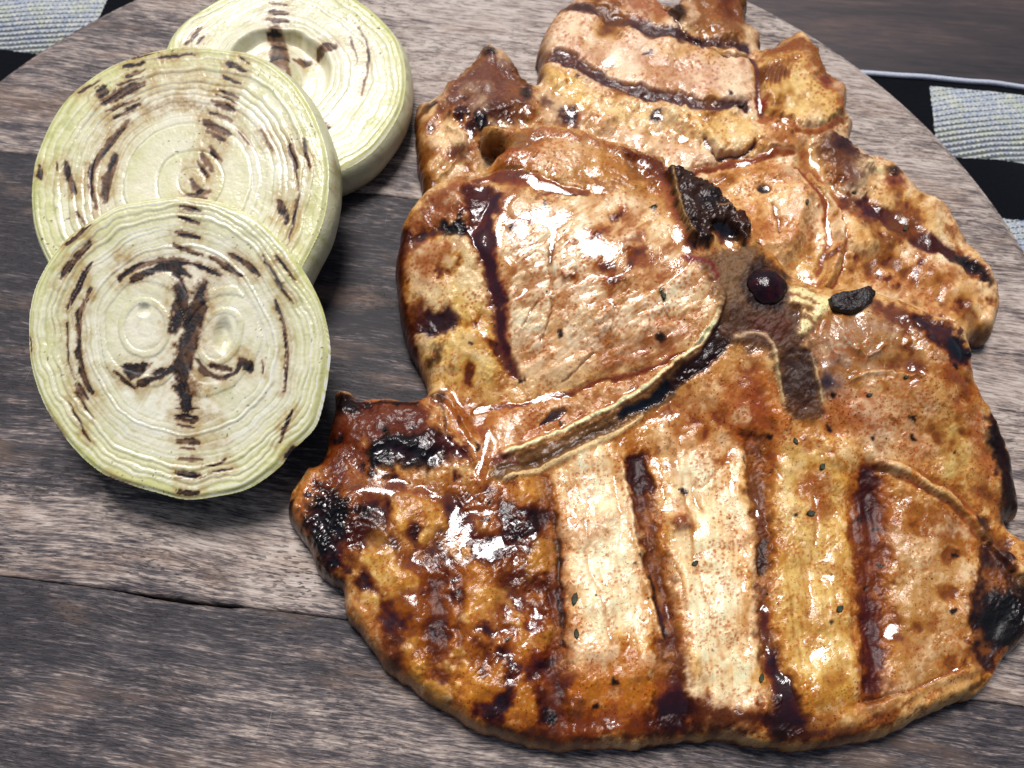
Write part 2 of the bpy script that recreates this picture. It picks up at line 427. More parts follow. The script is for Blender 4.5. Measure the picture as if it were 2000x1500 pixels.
for bi, (ta, tbb) in enumerate(bands):
    rows = np.unique(np.concatenate([[ta, ta + .0004, ta + .001], np.linspace(ta + .002, tbb - .002, max(8, int((tbb - ta) / .002))), [tbb - .001, tbb - .0004, tbb]]))
    q = np.concatenate([[-1, -.998, -.995, -.99, -.984], np.linspace(-.975, .975, 170), [.984, .99, .995, .998, 1]])
    T = rows[:, None] + 0 * q[None, :]
    S = np.sqrt(np.maximum(BOARD_R ** 2 - T ** 2, 1e-8)) * q[None, :]
    rr = BOARD_R - np.hypot(S, T)
    Zt = -0.0022 * (1 - sstep(0, 0.0045, rr)) ** 1.5
    de = np.minimum(T - ta, tbb - T)
    Zt -= 0.00035 * (1 - sstep(0, 0.0009, de)) * (rr > .004)
    # the crack that opened along the lower joint
    if bi == 0:
        ca0, ca1 = px_board(200, 1153)[0], px_board(485, 1190)[0]
        op = sstep(ca0, ca0 + .016, S) * (1 - sstep(ca1 - .005, ca1, S))
        T = T - (T > tbb - .0012) * op * (0.00085 + 0.0003 * fbm(S * 300, S * 0 + 2, 4, 3))
    # tone of the wood: its own figure, plus shade painted in between onions and chop
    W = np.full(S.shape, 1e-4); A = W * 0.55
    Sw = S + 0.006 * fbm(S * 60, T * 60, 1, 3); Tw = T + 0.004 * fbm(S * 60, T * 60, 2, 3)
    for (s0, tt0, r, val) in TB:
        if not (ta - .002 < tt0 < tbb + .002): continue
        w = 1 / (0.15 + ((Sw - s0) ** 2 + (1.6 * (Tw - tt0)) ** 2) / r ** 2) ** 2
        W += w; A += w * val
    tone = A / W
    pore = np.full(S.shape, .62)
    for (s0, tt0, r, val) in PB: pore = np.maximum(pore, val * np.exp(-((S - s0) ** 2 + (T - tt0) ** 2) / r ** 2))
    ny, nx = S.shape
    V = np.stack([S, T, Zt], -1).reshape(-1, 3)
    Vb = V.copy(); Vb[:, 2] = -BOARD_T
    F = [grid_faces(ny, nx), grid_faces(ny, nx, ny * nx)[:, ::-1]]
    idx = np.arange(ny * nx).reshape(ny, nx)
    loop = np.concatenate([idx[0, :-1], idx[:-1, -1], idx[-1, :0:-1], idx[:0:-1, 0]])
    F.append(np.stack([np.roll(loop, -1), loop, loop + ny * nx, np.roll(loop, -1) + ny * nx], -1))
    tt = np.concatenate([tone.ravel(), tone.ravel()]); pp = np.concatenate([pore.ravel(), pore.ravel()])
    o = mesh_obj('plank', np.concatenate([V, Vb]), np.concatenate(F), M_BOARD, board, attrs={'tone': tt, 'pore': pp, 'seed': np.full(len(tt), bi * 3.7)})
    bpy.context.view_layer.objects.active = o

# ================================================================== pork chops as sculpted height fields
M_MEAT = mat_meat()

class Field:
    def __init__(s, outline_px, rim_z, cell, base_fn, seed, edge_amp=1.0):
        s.seed = seed
        op = catmull(outline_px, 5)
        ox, oy = unproj(op[:, 0], op[:, 1], rim_z(op[:, 0], op[:, 1]))
        s.out = np.stack([ox, oy], -1)
        x0, x1, y0, y1 = ox.min() - .003, ox.max() + .003, oy.min() - .003, oy.max() + .003
        s.cell = cell
        s.X, s.Y = np.meshgrid(np.arange(x0, x1, cell), np.arange(y0, y1, cell))
        X, Y = s.X, s.Y
        D = poly_sd(X, Y, s.out)
        D = D + edge_amp * (0.0009 * fbm(X * 160, Y * 160, seed, 3) + 0.00012 * fbm(X * 500, Y * 500, seed + 1, 2)) * sstep(.02, .0, np.abs(D))
        s.D = D
        s.base = base_fn(X, Y)
        s.top0 = s.base + 0.012
        s.U, s.V = proj(X, Y, s.top0)
        s.Uw = s.U + 9 * fbm(s.U / 45, s.V / 45, seed + 2, 3) + 4 * fbm(s.U / 12, s.V / 12, seed + 4, 2)
        s.Vw = s.V + 9 * fbm(s.U / 45, s.V / 45, seed + 3, 3) + 4 * fbm(s.U / 12, s.V / 12, seed + 5, 2)
        s.rag = fbm(s.U / 22, s.V / 22, seed + 6, 4, .62)
        s.fine = fbm(s.U / 9, s.V / 9, seed + 9, 3, .6)
        s.C = np.zeros(X.shape + (3,)); s.H = np.zeros(X.shape)      # H in mm above base
        s.spk = np.full(X.shape, .5); s.rgh = np.full(X.shape, .19); s.pool = np.full(X.shape, -.45)
        s.part = np.zeros(X.shape, np.int8); s.flat = np.zeros(X.shape)
    # windows for speed
    def _win(s, pts, m):
        P = np.asarray(pts, float); a0, b0 = P[:, 0].min() - m, P[:, 1].min() - m; a1, b1 = P[:, 0].max() + m, P[:, 1].max() + m
        k = (s.U > a0) & (s.U < a1) & (s.V > b0) & (s.V < b1)
        if not k.any(): return None
        r = np.where(k.any(1))[0]; c = np.where(k.any(0))[0]
        return slice(r[0], r[-1] + 1), slice(c[0], c[-1] + 1)
    def mpoly(s, pts, soft=8, warp=1.0, rag=0.0, smooth=True):
        w = s._win(pts, soft * 2 + 40 + rag)
        if w is None: return None, None
        P = catmull(pts, 4) if smooth and len(pts) > 3 else np.asarray(pts, float)
        U = s.U[w] + warp * (s.Uw - s.U)[w]; V = s.V[w] + warp * (s.Vw - s.V)[w]
        rag = 1.5 * rag + 10 * min(warp, 1)
        d = poly_sd(U, V, P) + rag * s.rag[w] + 3 * min(warp, 1) * s.fine[w]
        soft = soft * (1.35 if warp < .8 else 1.8)
        return w, sstep(-soft, soft, d)
    def mline(s, pts, width, soft=6, warp=1.0, rag=0.0):
        wmax = max(width) if isinstance(width, (list, tuple)) else width
        w = s._win(pts, wmax + soft * 2 + 40 + rag)
        if w is None: return None, None
        P = catmull(pts, 4, False) if len(pts) > 2 else np.asarray(pts, float)
        U = s.U[w] + warp * (s.Uw - s.U)[w]; V = s.V[w] + warp * (s.Vw - s.V)[w]
        if isinstance(width, (list, tuple)):
            d, t = seg_dist(U, V, P, par=True); wd = np.interp(t, np.linspace(0, 1, max(2, len(width))), width if len(width) > 1 else list(width) * 2)
        else: d = seg_dist(U, V, P); wd = width
        return w, sstep(-soft, soft, wd / 2 - d + (rag + .14 * wmax) * s.rag[w] * .8 + .05 * wmax * s.fine[w])
    def _app(s, w, m, col=None, op=1.0, h=None, spk=None, rgh=None, pool=None, part=None, flat=None):
        if w is None: return
        if col is not None:
            c = hexc(col) if isinstance(col, str) else np.asarray(col)
            a = (m * op)[..., None]
            g = np.exp(np.log(np.maximum(s.C[w], .004)) * (1 - a) + np.log(np.maximum(c, .004)) * a)
            s.C[w] = .8 * g + .2 * (s.C[w] * (1 - a) + c * a)
        if h is not None: s.H[w] += m * h
        if spk is not None: s.spk[w] = s.spk[w] * (1 - m) + spk * m
        if rgh is not None: s.rgh[w] = s.rgh[w] * (1 - m) + rgh * m
        if pool is not None: s.pool[w] = s.pool[w] * (1 - m) + pool * m
        if flat is not None: s.flat[w] = s.flat[w] * (1 - m) + flat * m
        if part is not None: s.part[w][m > .5] = part
    def poly(s, pts, col=None, op=1.0, soft=8, warp=1.0, rag=0.0, **k):
        w, m = s.mpoly(pts, soft, warp, rag); s._app(w, m, col, op, **k)
    def line(s, pts, width, col=None, op=1.0, soft=6, warp=1.0, rag=0.0, brk=0.0, **k):
        w, m = s.mline(pts, width, soft, warp, rag)
        if brk and w is not None and col is not None:
            s._app(w, m * (1 - brk * sstep(-.1, .5, fbm(s.U[w] / 28, s.V[w] / 28, s.seed + 81, 4, .6))), col, op); col = None
        s._app(w, m, col, op, **k)
    def blob(s, u, v, ru, rv, col=None, op=1.0, soft=8, ang=0, warp=1.0, rag=0.0, **k):
        t = np.linspace(0, 2 * math.pi, 17)[:-1]; ca, sa = math.cos(ang), math.sin(ang)
        pts = np.stack([u + ru * np.cos(t) * ca - rv * np.sin(t) * sa, v + ru * np.cos(t) * sa + rv * np.sin(t) * ca], -1)
        w, m = s.mpoly(pts, soft, warp, rag, False); s._app(w, m, col, op, **k)

    def finish(s, name, thick, edge_r, label, cat, group, names):
        X, Y, D = s.X, s.Y, s.D
        r = edge_r
        e = np.sqrt(np.clip(1 - (1 - np.clip(D / r, 0, 1)) ** 2, 0, 1))
        H = s.H * sstep(0, .6, e) + 0.0
        h = thick * 1000 * e * (.80 + .20 * sstep(0, .016, D)) + H                      # mm above base
        h = np.maximum(h, 0.3 * (D > 0))
        # sauce settles level over the smoothed meat
        lev = blur(h, 2.6e-3 / s.cell) + s.pool
        lev = blur(lev, 1.0e-3 / s.cell)
        film = blur(h, .8e-3 / s.cell) - .01 + .18 * fbm(s.U / 55, s.V / 55, s.seed + 50, 3) + .06 * s.fine
        lev = np.maximum(lev, np.where(s.rgh < .2, film, -9))
        dep = lev - h
        pw = sstep(-.05, .16, dep) * sstep(.25, .6, e)
        h2 = h + np.where(dep > -.12, (np.maximum(dep, -.12) + .12) ** 2 / .48 * (dep < .12) + dep * (dep >= .12), 0) * sstep(.25, .6, e)
        deep = np.clip(dep, 0, 1.2)
        tint = np.exp(-np.stack([deep * .45, deep * 1.05, deep * 1.9], -1))
        s.C = s.C * tint + hexc('#3a1204') * (1 - tint) * .35
        s.rgh = np.where(s.rgh < .2, s.rgh + .05, s.rgh) * (1 - pw) + 0.06 * pw
        Z = s.base + h2 / 1000.0
        keep = D > -s.cell * 0.75
        gy_, gx_ = np.gradient(D, s.cell)
        gl = np.hypot(gx_, gy_) + 1e-9
        mv = keep & (D < 0)
        Xv = np.where(mv, X - D * gx_ / gl, X); Yv = np.where(mv, Y - D * gy_ / gl, Y); Zv = np.where(D <= 0, s.base + 0.0002, Z)
        nzy, nzx = np.gradient(np.where(D <= 0, s.base, Z), s.cell)
        N = np.stack([-nzx, -nzy, np.ones_like(nzx)], -1); N /= np.linalg.norm(N, axis=-1, keepdims=True)
        i = np.arange(X.size).reshape(X.shape)
        ok = keep[:-1, :-1] & keep[:-1, 1:] & keep[1:, 1:] & keep[1:, :-1]
        quads = np.stack([i[:-1, :-1], i[:-1, 1:], i[1:, 1:], i[1:, :-1]], -1)[ok]
        pf = s.part[:-1, :-1][ok]
        cx, cy = float(s.out[:, 0].mean()), float(s.out[:, 1].mean())
        root = empty(name, (cx, cy, 0)); tag(root, label, cat, group)
        P = np.stack([Xv - cx, Yv - cy, Zv], -1).reshape(-1, 3)
        Cc = np.clip(s.C.reshape(-1, 3), 0.002, .95); lum = Cc @ np.array([.35, .55, .10])
        Cc = Cc * (1.12 * (lum / .52) ** .30)[:, None]; l2 = (Cc @ np.array([.35, .55, .10]))[:, None]
        Cc = np.clip(l2 * (np.maximum(Cc, 1e-4) / l2) ** 1.14, .003, .9)
        for k, nm in enumerate(names):
            q = quads[pf == k]
            if not len(q): continue
            used, inv = np.unique(q, return_inverse=True)
            mesh_obj(nm, P[used], inv.reshape(-1, 4), M_MEAT, root, cols=Cc[used],
                     attrs={'wet': pw.ravel()[used], 'speck': s.spk.ravel()[used], 'rough': s.rgh.ravel()[used]}, normals=N.reshape(-1, 3)[used])
        s.Z = Z; s.root = root; s.cx, s.cy = cx, cy
        return root
    def z_at(s, u, v):
        """world point on the finished surface seen at a photo pixel"""
        x, y = unproj(u, v, 0.014)
        for _ in range(6):
            i = int(np.clip((y - s.Y[0, 0]) / s.cell, 0, s.Y.shape[0] - 1)); j = int(np.clip((x - s.X[0, 0]) / s.cell, 0, s.X.shape[1] - 1))
            z = s.Z[i, j]; x, y = unproj(u, v, z)
        return float(x), float(y), float(z)

# ---------------------------------------------------------------- rear chop
CREAM, TAN, YEL, ORG, BRN, GLZ, RED, CHAR, FAT, PUR, PINK = '#d8bb8e', '#c39a66', '#c2984e', '#a5631f', '#7a3d14', '#4a1a08', '#7d3017', '#150c0b', '#dcc597', '#4b2a2c', '#b98a72'

def meat_base(s, tones, mmlow=1.1):
    U, V = s.U, s.V; sd = s.seed
    n1 = fbm(U / 130, V / 130, sd + 11, 3)[..., None]; n2 = fbm(U / 38, V / 38, sd + 12, 4, .6)[..., None]; n3 = fbm(U / 14, V / 14, sd + 13, 3, .6)[..., None]
    a, b, c = (hexc(t) for t in tones)
    s.C[:] = a
    m = sstep(-.25, .45, n1 + .5 * n2); s.C[:] = s.C * (1 - m) + b * m
    m = sstep(.12, .55, n2 + .45 * n3 - .25 * n1) * .75; s.C[:] = s.C * (1 - m) + c * m
    s.H += mmlow * fbm(U / 150, V / 150, sd + 14, 2) + .75 * fbm(U / 62, V / 62, sd + 15, 2) + .30 * fbm(U / 30, V / 30, sd + 16, 2)

def micro(s, amp=1.0):
    """blistered, grainy skin under the glaze, in mm"""
    U, V = s.U, s.V; sd = s.seed
    f1, f2 = worley(U / 15 + .5 * vnoise(U / 20, V / 20, sd), V / 15 + .5 * vnoise(U / 20, V / 20, sd + 1), sd)
    lump = np.clip(1 - f1 * 1.15, 0, 1)
    msk = sstep(-.15, .5, fbm(U / 60, V / 60, sd + 21, 3))
    g1, g2 = worley(U / 7.5, V / 7.5, sd + 3)
    msk2 = sstep(.0, .45, fbm(U / 48, V / 48, sd + 24, 3))
    s.H += amp * (1 - s.flat) * (.22 * lump * msk + .30 * np.clip(1 - 1.35 * g1, 0, 1) * msk2 + .12 * fbm(U / 24, V / 24, sd + 22, 3, .5))

def mottle(s):
    n = s.fine + .7 * fbm(s.U / 30, s.V / 30, s.seed + 61, 3); k = np.clip(s.spk * 1.6, 0, 1.2)
    lum = s.C.mean(-1)
    for th, col, op in ((.20, '#b37a38', .50), (.44, '#8c4a16', .58)):
        m = (sstep(th, th + .22, n) * op * k * sstep(.06, .2, lum))[..., None]; s.C[:] = s.C * (1 - np.clip(m, 0, .9)) + hexc(col) * np.clip(m, 0, .9)
    m = (sstep(.25, .6, -n) * .30 * sstep(.1, .25, lum))[..., None]; s.C[:] = s.C * (1 - m) + hexc('#ead7b2') * m
    q1, q2 = worley(s.U / 8.5 + .4 * s.fine, s.V / 8.5, s.seed + 5)
    pick = vnoise(np.floor(s.U / 8.5) * 1.7, np.floor(s.V / 8.5) * 1.3, s.seed + 9)
    m = (1 - sstep(.22, .42, q1)) * sstep(-.05, .35, fbm(s.U / 42, s.V / 42, s.seed + 66, 4, .6) + .45 * pick - .02) * .78 * sstep(.05, .2, lum)
    s.C[:] = s.C * (1 - m[..., None]) + hexc('#b5662a') * m[..., None]; s.H += .07 * m
    g = (np.clip(.30 + 1.2 * fbm(s.U / 75, s.V / 75, s.seed + 63, 4, .55), 0, 1) * np.clip(s.spk * 1.9, .1, 1))[..., None]
    s.C[:] = s.C * (1 - g + g * np.array([.86, .70, .40]))

def wander(s, seed, w=None, gm=1.0, sc=62, rows=(), light=None, dh=.0):
    w = w or (slice(None), slice(None))
    nn = fbm(s.U[w] / sc, s.V[w] / sc, seed, 4, .55)
    for lo, hi, col, op in rows:
        a = (gm * sstep(lo, hi, nn) * op)[..., None]; s.C[w] = np.exp(np.log(np.maximum(s.C[w], .004)) * (1 - a) + np.log(hexc(col)) * a)
    if light:
        a = (gm * sstep(.10, .45, -nn) * light[1] * sstep(.05, .20, s.C[w].mean(-1)))[..., None]; s.C[w] = s.C[w] * (1 - a) + hexc(light[0]) * a
    s.H[w] -= gm * dh * nn

def rim(s, col, w0, w1, op, sel=None):
    m = (1 - sstep(w0, w1, s.D * 1000 + .8 * s.rag)) * op
    if sel is not None: m = m * sel
    s.C[:] = s.C * (1 - m[..., None]) + hexc(col) * m[..., None]

REAR = [(828, 380), (812, 299), (806, 258), (810, 209), (830, 200), (866, 183), (892, 153), (925, 116), (948, 92), (958, 88), (976, 101), (1002, 116), (1016, 142), (1037, 168),
        (1049, 170), (1048, 140), (1052, 93), (1064, 56), (1086, 26), (1116, 4), (1160, -14), (1220, -20), (1262, -8), (1290, 12), (1306, 24), (1316, 14), (1340, -4), (1400, -14), (1452, -14), (1462, 0),
        (1455, 37), (1457, 56), (1487, 67), (1491, 84), (1490, 98), (1509, 86), (1539, 71), (1558, 63), (1577, 71), (1596, 90), (1610, 116), (1618, 138), (1637, 156), (1654, 172), (1655, 195),
        (1650, 220), (1656, 231), (1671, 243), (1668, 261), (1674, 284), (1698, 302), (1741, 317), (1768, 340), (1800, 373), (1834, 392), (1867, 422), (1890, 459), (1908, 487), (1928, 515), (1944, 541),
        (1955, 562), (1958, 593), (1954, 630), (1946, 652), (1932, 664), (1905, 668), (1880, 690), (1800, 720), (1650, 700), (1500, 650), (1300, 600), (1100, 560), (950, 500), (860, 430)]
R = Field(REAR, lambda u, v: .006, .00034, lambda X, Y: np.zeros(X.shape), 40, 1.6)
meat_base(R, ('#e4cdaa', '#dcbf94', '#be9058'), 1.0); R.spk[:] = .28
# loin at the back
loin = [(1052, 140), (1056, 90), (1072, 40), (1116, 4), (1200, -30), (1290, 10), (1340, 70), (1400, 105), (1455, 112), (1470, 160), (1462, 215), (1400, 225), (1280, 215), (1180, 190), (1110, 165), (1070, 175)]
R.poly(loin, '#dfc3a6', .8, 14, h=1.8)
R.poly([(1070, 150), (1130, 175), (1220, 205), (1330, 225), (1450, 230), (1530, 250), (1500, 300), (1400, 300), (1330, 262), (1220, 250), (1130, 215)], '#e6cd98', .9, 12, h=1.1)
R.poly([(1062, 120), (1100, 140), (1140, 170), (1130, 215), (1075, 175), (1055, 150)], '#dfbb72', .85, 10)
R.line([(1105, 0), (1168, 26), (1228, 52), (1273, 68), (1340, 78)], 24, '#4f2f2e', .95, 6, h=-.5, rgh=.3, rag=3)
R.line([(1352, 82), (1400, 86), (1460, 94)], 22, '#4a2a2c', .95, 5, h=-.4, rgh=.3, rag=3)
R.line([(1058, 98), (1108, 118), (1153, 148), (1198, 170), (1246, 189), (1310, 200), (1385, 211), (1450, 214)], [20, 26, 22, 20, 22, 22, 20, 18], '#553230', .95, 5, h=-.6, rgh=.3, rag=3)
R.poly([(1150, -20), (1270, -20), (1300, 20), (1290, 55), (1230, 40), (1170, 12)], '#9c5a38', .7, 12, rag=8)
R.poly([(1310, 20), (1340, -10), (1455, -20), (1450, 60), (1400, 75), (1345, 60)], '#8a5320', .85, 10, h=1.2, rag=6)
R.blob(1322, 28, 16, 22, '#3a2312', .9, 8, h=.6)
R.poly([(1400, -20), (1460, -20), (1462, 20), (1440, 40), (1410, 30)], '#6b3311', .8, 10)
R.line([(1292, 10), (1330, 62), (1372, 98), (1420, 112), (1462, 114)], 7, '#6a4a33', .8, 4, h=-1.8)
R.line([(1465, 112), (1478, 150), (1476, 200), (1486, 225)], 9, '#53280f', .8, 5, h=-2.0)
for a, b in (((1110, 100), (1170, 120)), ((1230, 110), (1330, 150)), ((1380, 150), (1440, 140)), ((1270, 170), (1390, 180))):
    R.line([a, ((a[0] + b[0]) / 2, (a[1] + b[1]) / 2 + 12), b], 26, '#b27a62', .35, 16, rag=10)
# fan of fat, top right
fan = [(1484, 120), (1500, 92), (1540, 74), (1562, 64), (1596, 90), (1616, 138), (1652, 176), (1648, 230), (1600, 252), (1560, 262), (1510, 240), (1488, 200)]
R.poly(fan, '#d6b674', .95, 8, h=2.2, spk=.25)
R.poly([(1492, 112), (1520, 80), (1560, 62), (1598, 92), (1616, 136), (1600, 150), (1560, 118), (1520, 120)], '#8a4b1c', .85, 10, rag=10)
R.poly([(1610, 130), (1654, 172), (1654, 215), (1640, 225), (1622, 190), (1606, 176)], '#8e5426', .85, 8, rag=6)
R.blob(1560, 195, 38, 26, '#e8d3a0', .8, 18)
for i in range(7): R.line([(1482 + 9 * i, 188 - 4 * i), (1488 + 9 * i, 160 - 4 * i), (1502 + 9 * i, 134 - 2 * i)], 3.5, '#b88f55', .7, 2.5, .3, h=-.6)
R.blob(1612, 160, 14, 12, '#a97a58', .6, 8, h=-1.5, pool=.4)
R.line([(1484, 232), (1530, 252), (1575, 262), (1620, 250), (1650, 228)], 10, '#c7a684', .5, 6, h=-1.6, pool=.45)
R.blob(1486, 206, 14, 10, '#8f2b12', .95, 4, h=.4, spk=0)
# dark crack and fat lobe
R.poly([(1290, 225), (1380, 235), (1470, 240), (1480, 280), (1450, 305), (1400, 308), (1376, 285), (1340, 260)], '#e0c083', .9, 8, h=1.3)
R.line([(1374, 280), (1382, 300), (1400, 312), (1440, 308), (1470, 292)], 7, '#4c2c14', .9, 3, h=-1.6)
R.poly([(1490, 262), (1530, 246), (1570, 262), (1566, 300), (1520, 310), (1490, 296)], '#b87b45', .8, 9, h=1.2, rag=6)
R.poly([(1150, 235), (1230, 262), (1300, 268), (1370, 290), (1380, 320), (1320, 330), (1290, 300), (1200, 285)], '#dcbfa4', .8, 12, rag=8, h=.7)
R.line([(1340, 345), (1400, 328), (1450, 318), (1500, 306), (1545, 300)], 12, '#a77a52', .7, 5, h=-1.3, pool=.6)
# round medallion and its curls
R.blob(1487, 420, 96, 92, '#e4c597', .95, 14, h=3.0)
R.poly([(1390, 352), (1450, 330), (1520, 325), (1560, 350), (1580, 400), (1550, 385), (1500, 360), (1440, 362), (1400, 380)], '#b4713a', .6, 14, rag=8)
R.blob(1510, 460, 50, 30, '#b57339', .65, 18, rag=12)
R.blob(1455, 440, 26, 24, '#b8763f', .6, 14, rag=8)
R.blob(1487, 382, 11, 7, '#22100a', .95, 3, h=-1.0, warp=.3)
R.line([(1500, 420), (1512, 440), (1516, 465)], 5, '#8a5a36', .7, 3, h=-.8)
R.line([(1560, 330), (1592, 372), (1612, 420), (1618, 470), (1600, 530)], 8, '#9a6a3a', .8, 5, h=-1.5)
R.line([(1585, 350), (1625, 400), (1640, 450), (1634, 510), (1612, 560)], 15, '#d6a774', .9, 6, h=1.4)
R.line([(1606, 420), (1618, 460), (1612, 510)], 10, '#b06c38', .7, 6)
R.line([(1640, 420), (1652, 470), (1648, 520), (1630, 560)], 5, '#8a5b30', .8, 3, h=-1.3)
R.poly([(1640, 425), (1680, 430), (1720, 465), (1722, 490), (1690, 500), (1660, 492)], '#dbb279', .9, 8, h=1.3)
R.poly([(1650, 505), (1720, 495), (1790, 500), (1860, 540), (1940, 580), (1950, 640), (1900, 660), (1850, 620), (1780, 590), (1700, 560), (1650, 560)], '#d6b386', .7, 14)
R.poly([(1570, 470), (1600, 500), (1640, 540), (1640, 580), (1570, 560), (1530, 520)], '#c6a060', .7, 10)
# right hand muscle with the dark band
R.poly([(1600, 275), (1650, 268), (1700, 300), (1710, 340), (1660, 380), (1620, 340)], '#6a3f2c', .9, 10, h=1.3, rag=8, rgh=.32)
R.blob(1655, 290, 26, 22, '#43252a', .85, 10, rag=6)
R.line([(1560, 300), (1590, 340), (1610, 390), (1640, 405)], 26, '#b89358', .8, 10, h=-.8, pool=.2)
R.poly([(1690, 318), (1740, 314), (1745, 328), (1710, 336), (1692, 332)], '#e6d09b', .95, 5, h=1.0)
R.blob(1752, 350, 20, 16, '#7a2f0e', .85, 8, pool=.3)
R.blob(1745, 322, 14, 8, '#2a1410', .8, 5)
R.poly([(1690, 380), (1740, 365), (1800, 385), (1870, 430), (1905, 490), (1880, 490), (1800, 450), (1720, 420)], '#c9a468', .7, 14)
R.poly([(1640, 385), (1690, 395), (1730, 420), (1700, 440), (1650, 415)], '#6d3517', .85, 8, pool=.2, rag=6)
R.line([(1690, 405), (1740, 432), (1800, 462), (1862, 494), (1930, 530)], [26, 34, 32, 36, 30], '#4d1c12', .95, 7, h=-.4, rag=8, rgh=.14)
R.line([(1880, 500), (1925, 525), (1945, 545)], 22, CHAR, .8, 7, rag=6)
R.poly([(1720, 520), (1800, 520), (1860, 560), (1850, 600), (1790, 590), (1730, 560)], '#a9642e', .55, 20, rag=14)
R.blob(1860, 530, 20, 14, '#a9622c', .6, 10, rag=6)
# flap on the left
R.poly([(806, 258), (810, 209), (866, 183), (925, 116), (958, 88), (1002, 116), (1037, 168), (1060, 200), (1050, 250), (950, 300), (900, 380), (828, 380)], '#c9a070', .8, 10, h=.6)
R.poly([(868, 184), (925, 118), (958, 90), (1004, 118), (1036, 170), (1040, 225), (985, 240), (930, 250), (890, 240)], '#74493c', .9, 9, h=1.4, rag=6)
R.blob(985, 235, 42, 18, '#5a2c12', .85, 10)
R.blob(957, 96, 18, 12, CHAR, .95, 6, h=.4)
R.line([(812, 212), (850, 192)], 16, '#2b1713', .85, 6)
R.line([(1000, 112), (1018, 145), (1034, 168)], 12, '#3a1c16', .7, 6)
R.blob(1028, 190, 10, 14, CHAR, .7, 6)
R.poly([(822, 240), (870, 225), (930, 250), (925, 280), (880, 300), (830, 330), (815, 300)], '#d4ab70', .85, 10, rag=10, h=.6)
R.blob(836, 245, 12, 10, '#5f2b16', .8, 6); R.blob(866, 218, 12, 9, '#5f2b16', .7, 6); R.blob(835, 290, 14, 14, '#6d3a1c', .7, 8)
R.line([(876, 255), (905, 285), (880, 320), (850, 345)], 6, '#e0c79a', .8, 4, h=.5)
R.blob(900, 300, 26, 16, '#5b270b', .8, 10, pool=.2)
R.blob(938, 248, 16, 14, CHAR, .9, 6)
R.poly([(1040, 172), (1075, 180), (1110, 200), (1130, 240), (1090, 245), (1050, 240)], '#b78a54', .8, 8, h=.6)
R.blob(1112, 232, 22, 14, '#3d1f26', .9, 7); R.blob(1070, 205, 10, 12, '#5a2c1a', .7, 6)
R.blob(1165, 238, 34, 14, '#d8b489', .9, 8, h=.8)
R.blob(1275, 236, 10, 7, '#2c1a1c', .8, 4)
for u, v in ((1130, 155), (1148, 165), (1262, 120), (1395, 168), (1420, 195)): R.blob(u, v, 4, 3, '#24150f', .8, 2)
mottle(R)
R.H *= 1.55
wander(R, 151, None, 1.0, 70, ((.06, .5, '#a8702e', .55), (.30, .6, '#6d3a14', .6)), ('#ecd9b6', .45), .5)
w_, gm = R.mpoly([(1600, 270), (1690, 300), (1800, 373), (1900, 480), (1955, 560), (1940, 660), (1800, 640), (1640, 560), (1600, 400)], 22, 1)
wander(R, 152, w_, gm, 34, ((.10, .45, '#9a5a24', .6), (.35, .6, '#542410', .6)), ('#dfc48e', .4), .45)
w_, gm = R.mpoly([(806, 258), (866, 183), (1000, 240), (1050, 250), (950, 300), (900, 380), (828, 380)], 16, 1)
wander(R, 153, w_, gm, 30, ((.05, .4, '#8a4d1c', .7), (.28, .55, '#3d1a0c', .7)), ('#e2c797', .6), .6)
rim(R, '#a8702f', 1.0, 6.5, .55); rim(R, '#6d3814', .3, 3.0, .8); rim(R, '#a8702a', -1, .9, .8)
micro(R, .9)
R.finish('pork_chop', .0112, .0042, 'grilled pork chop lying flat on the board, partly covered by the other chop', 'pork chop', 'grilled pork chops on the board', ['meat'])

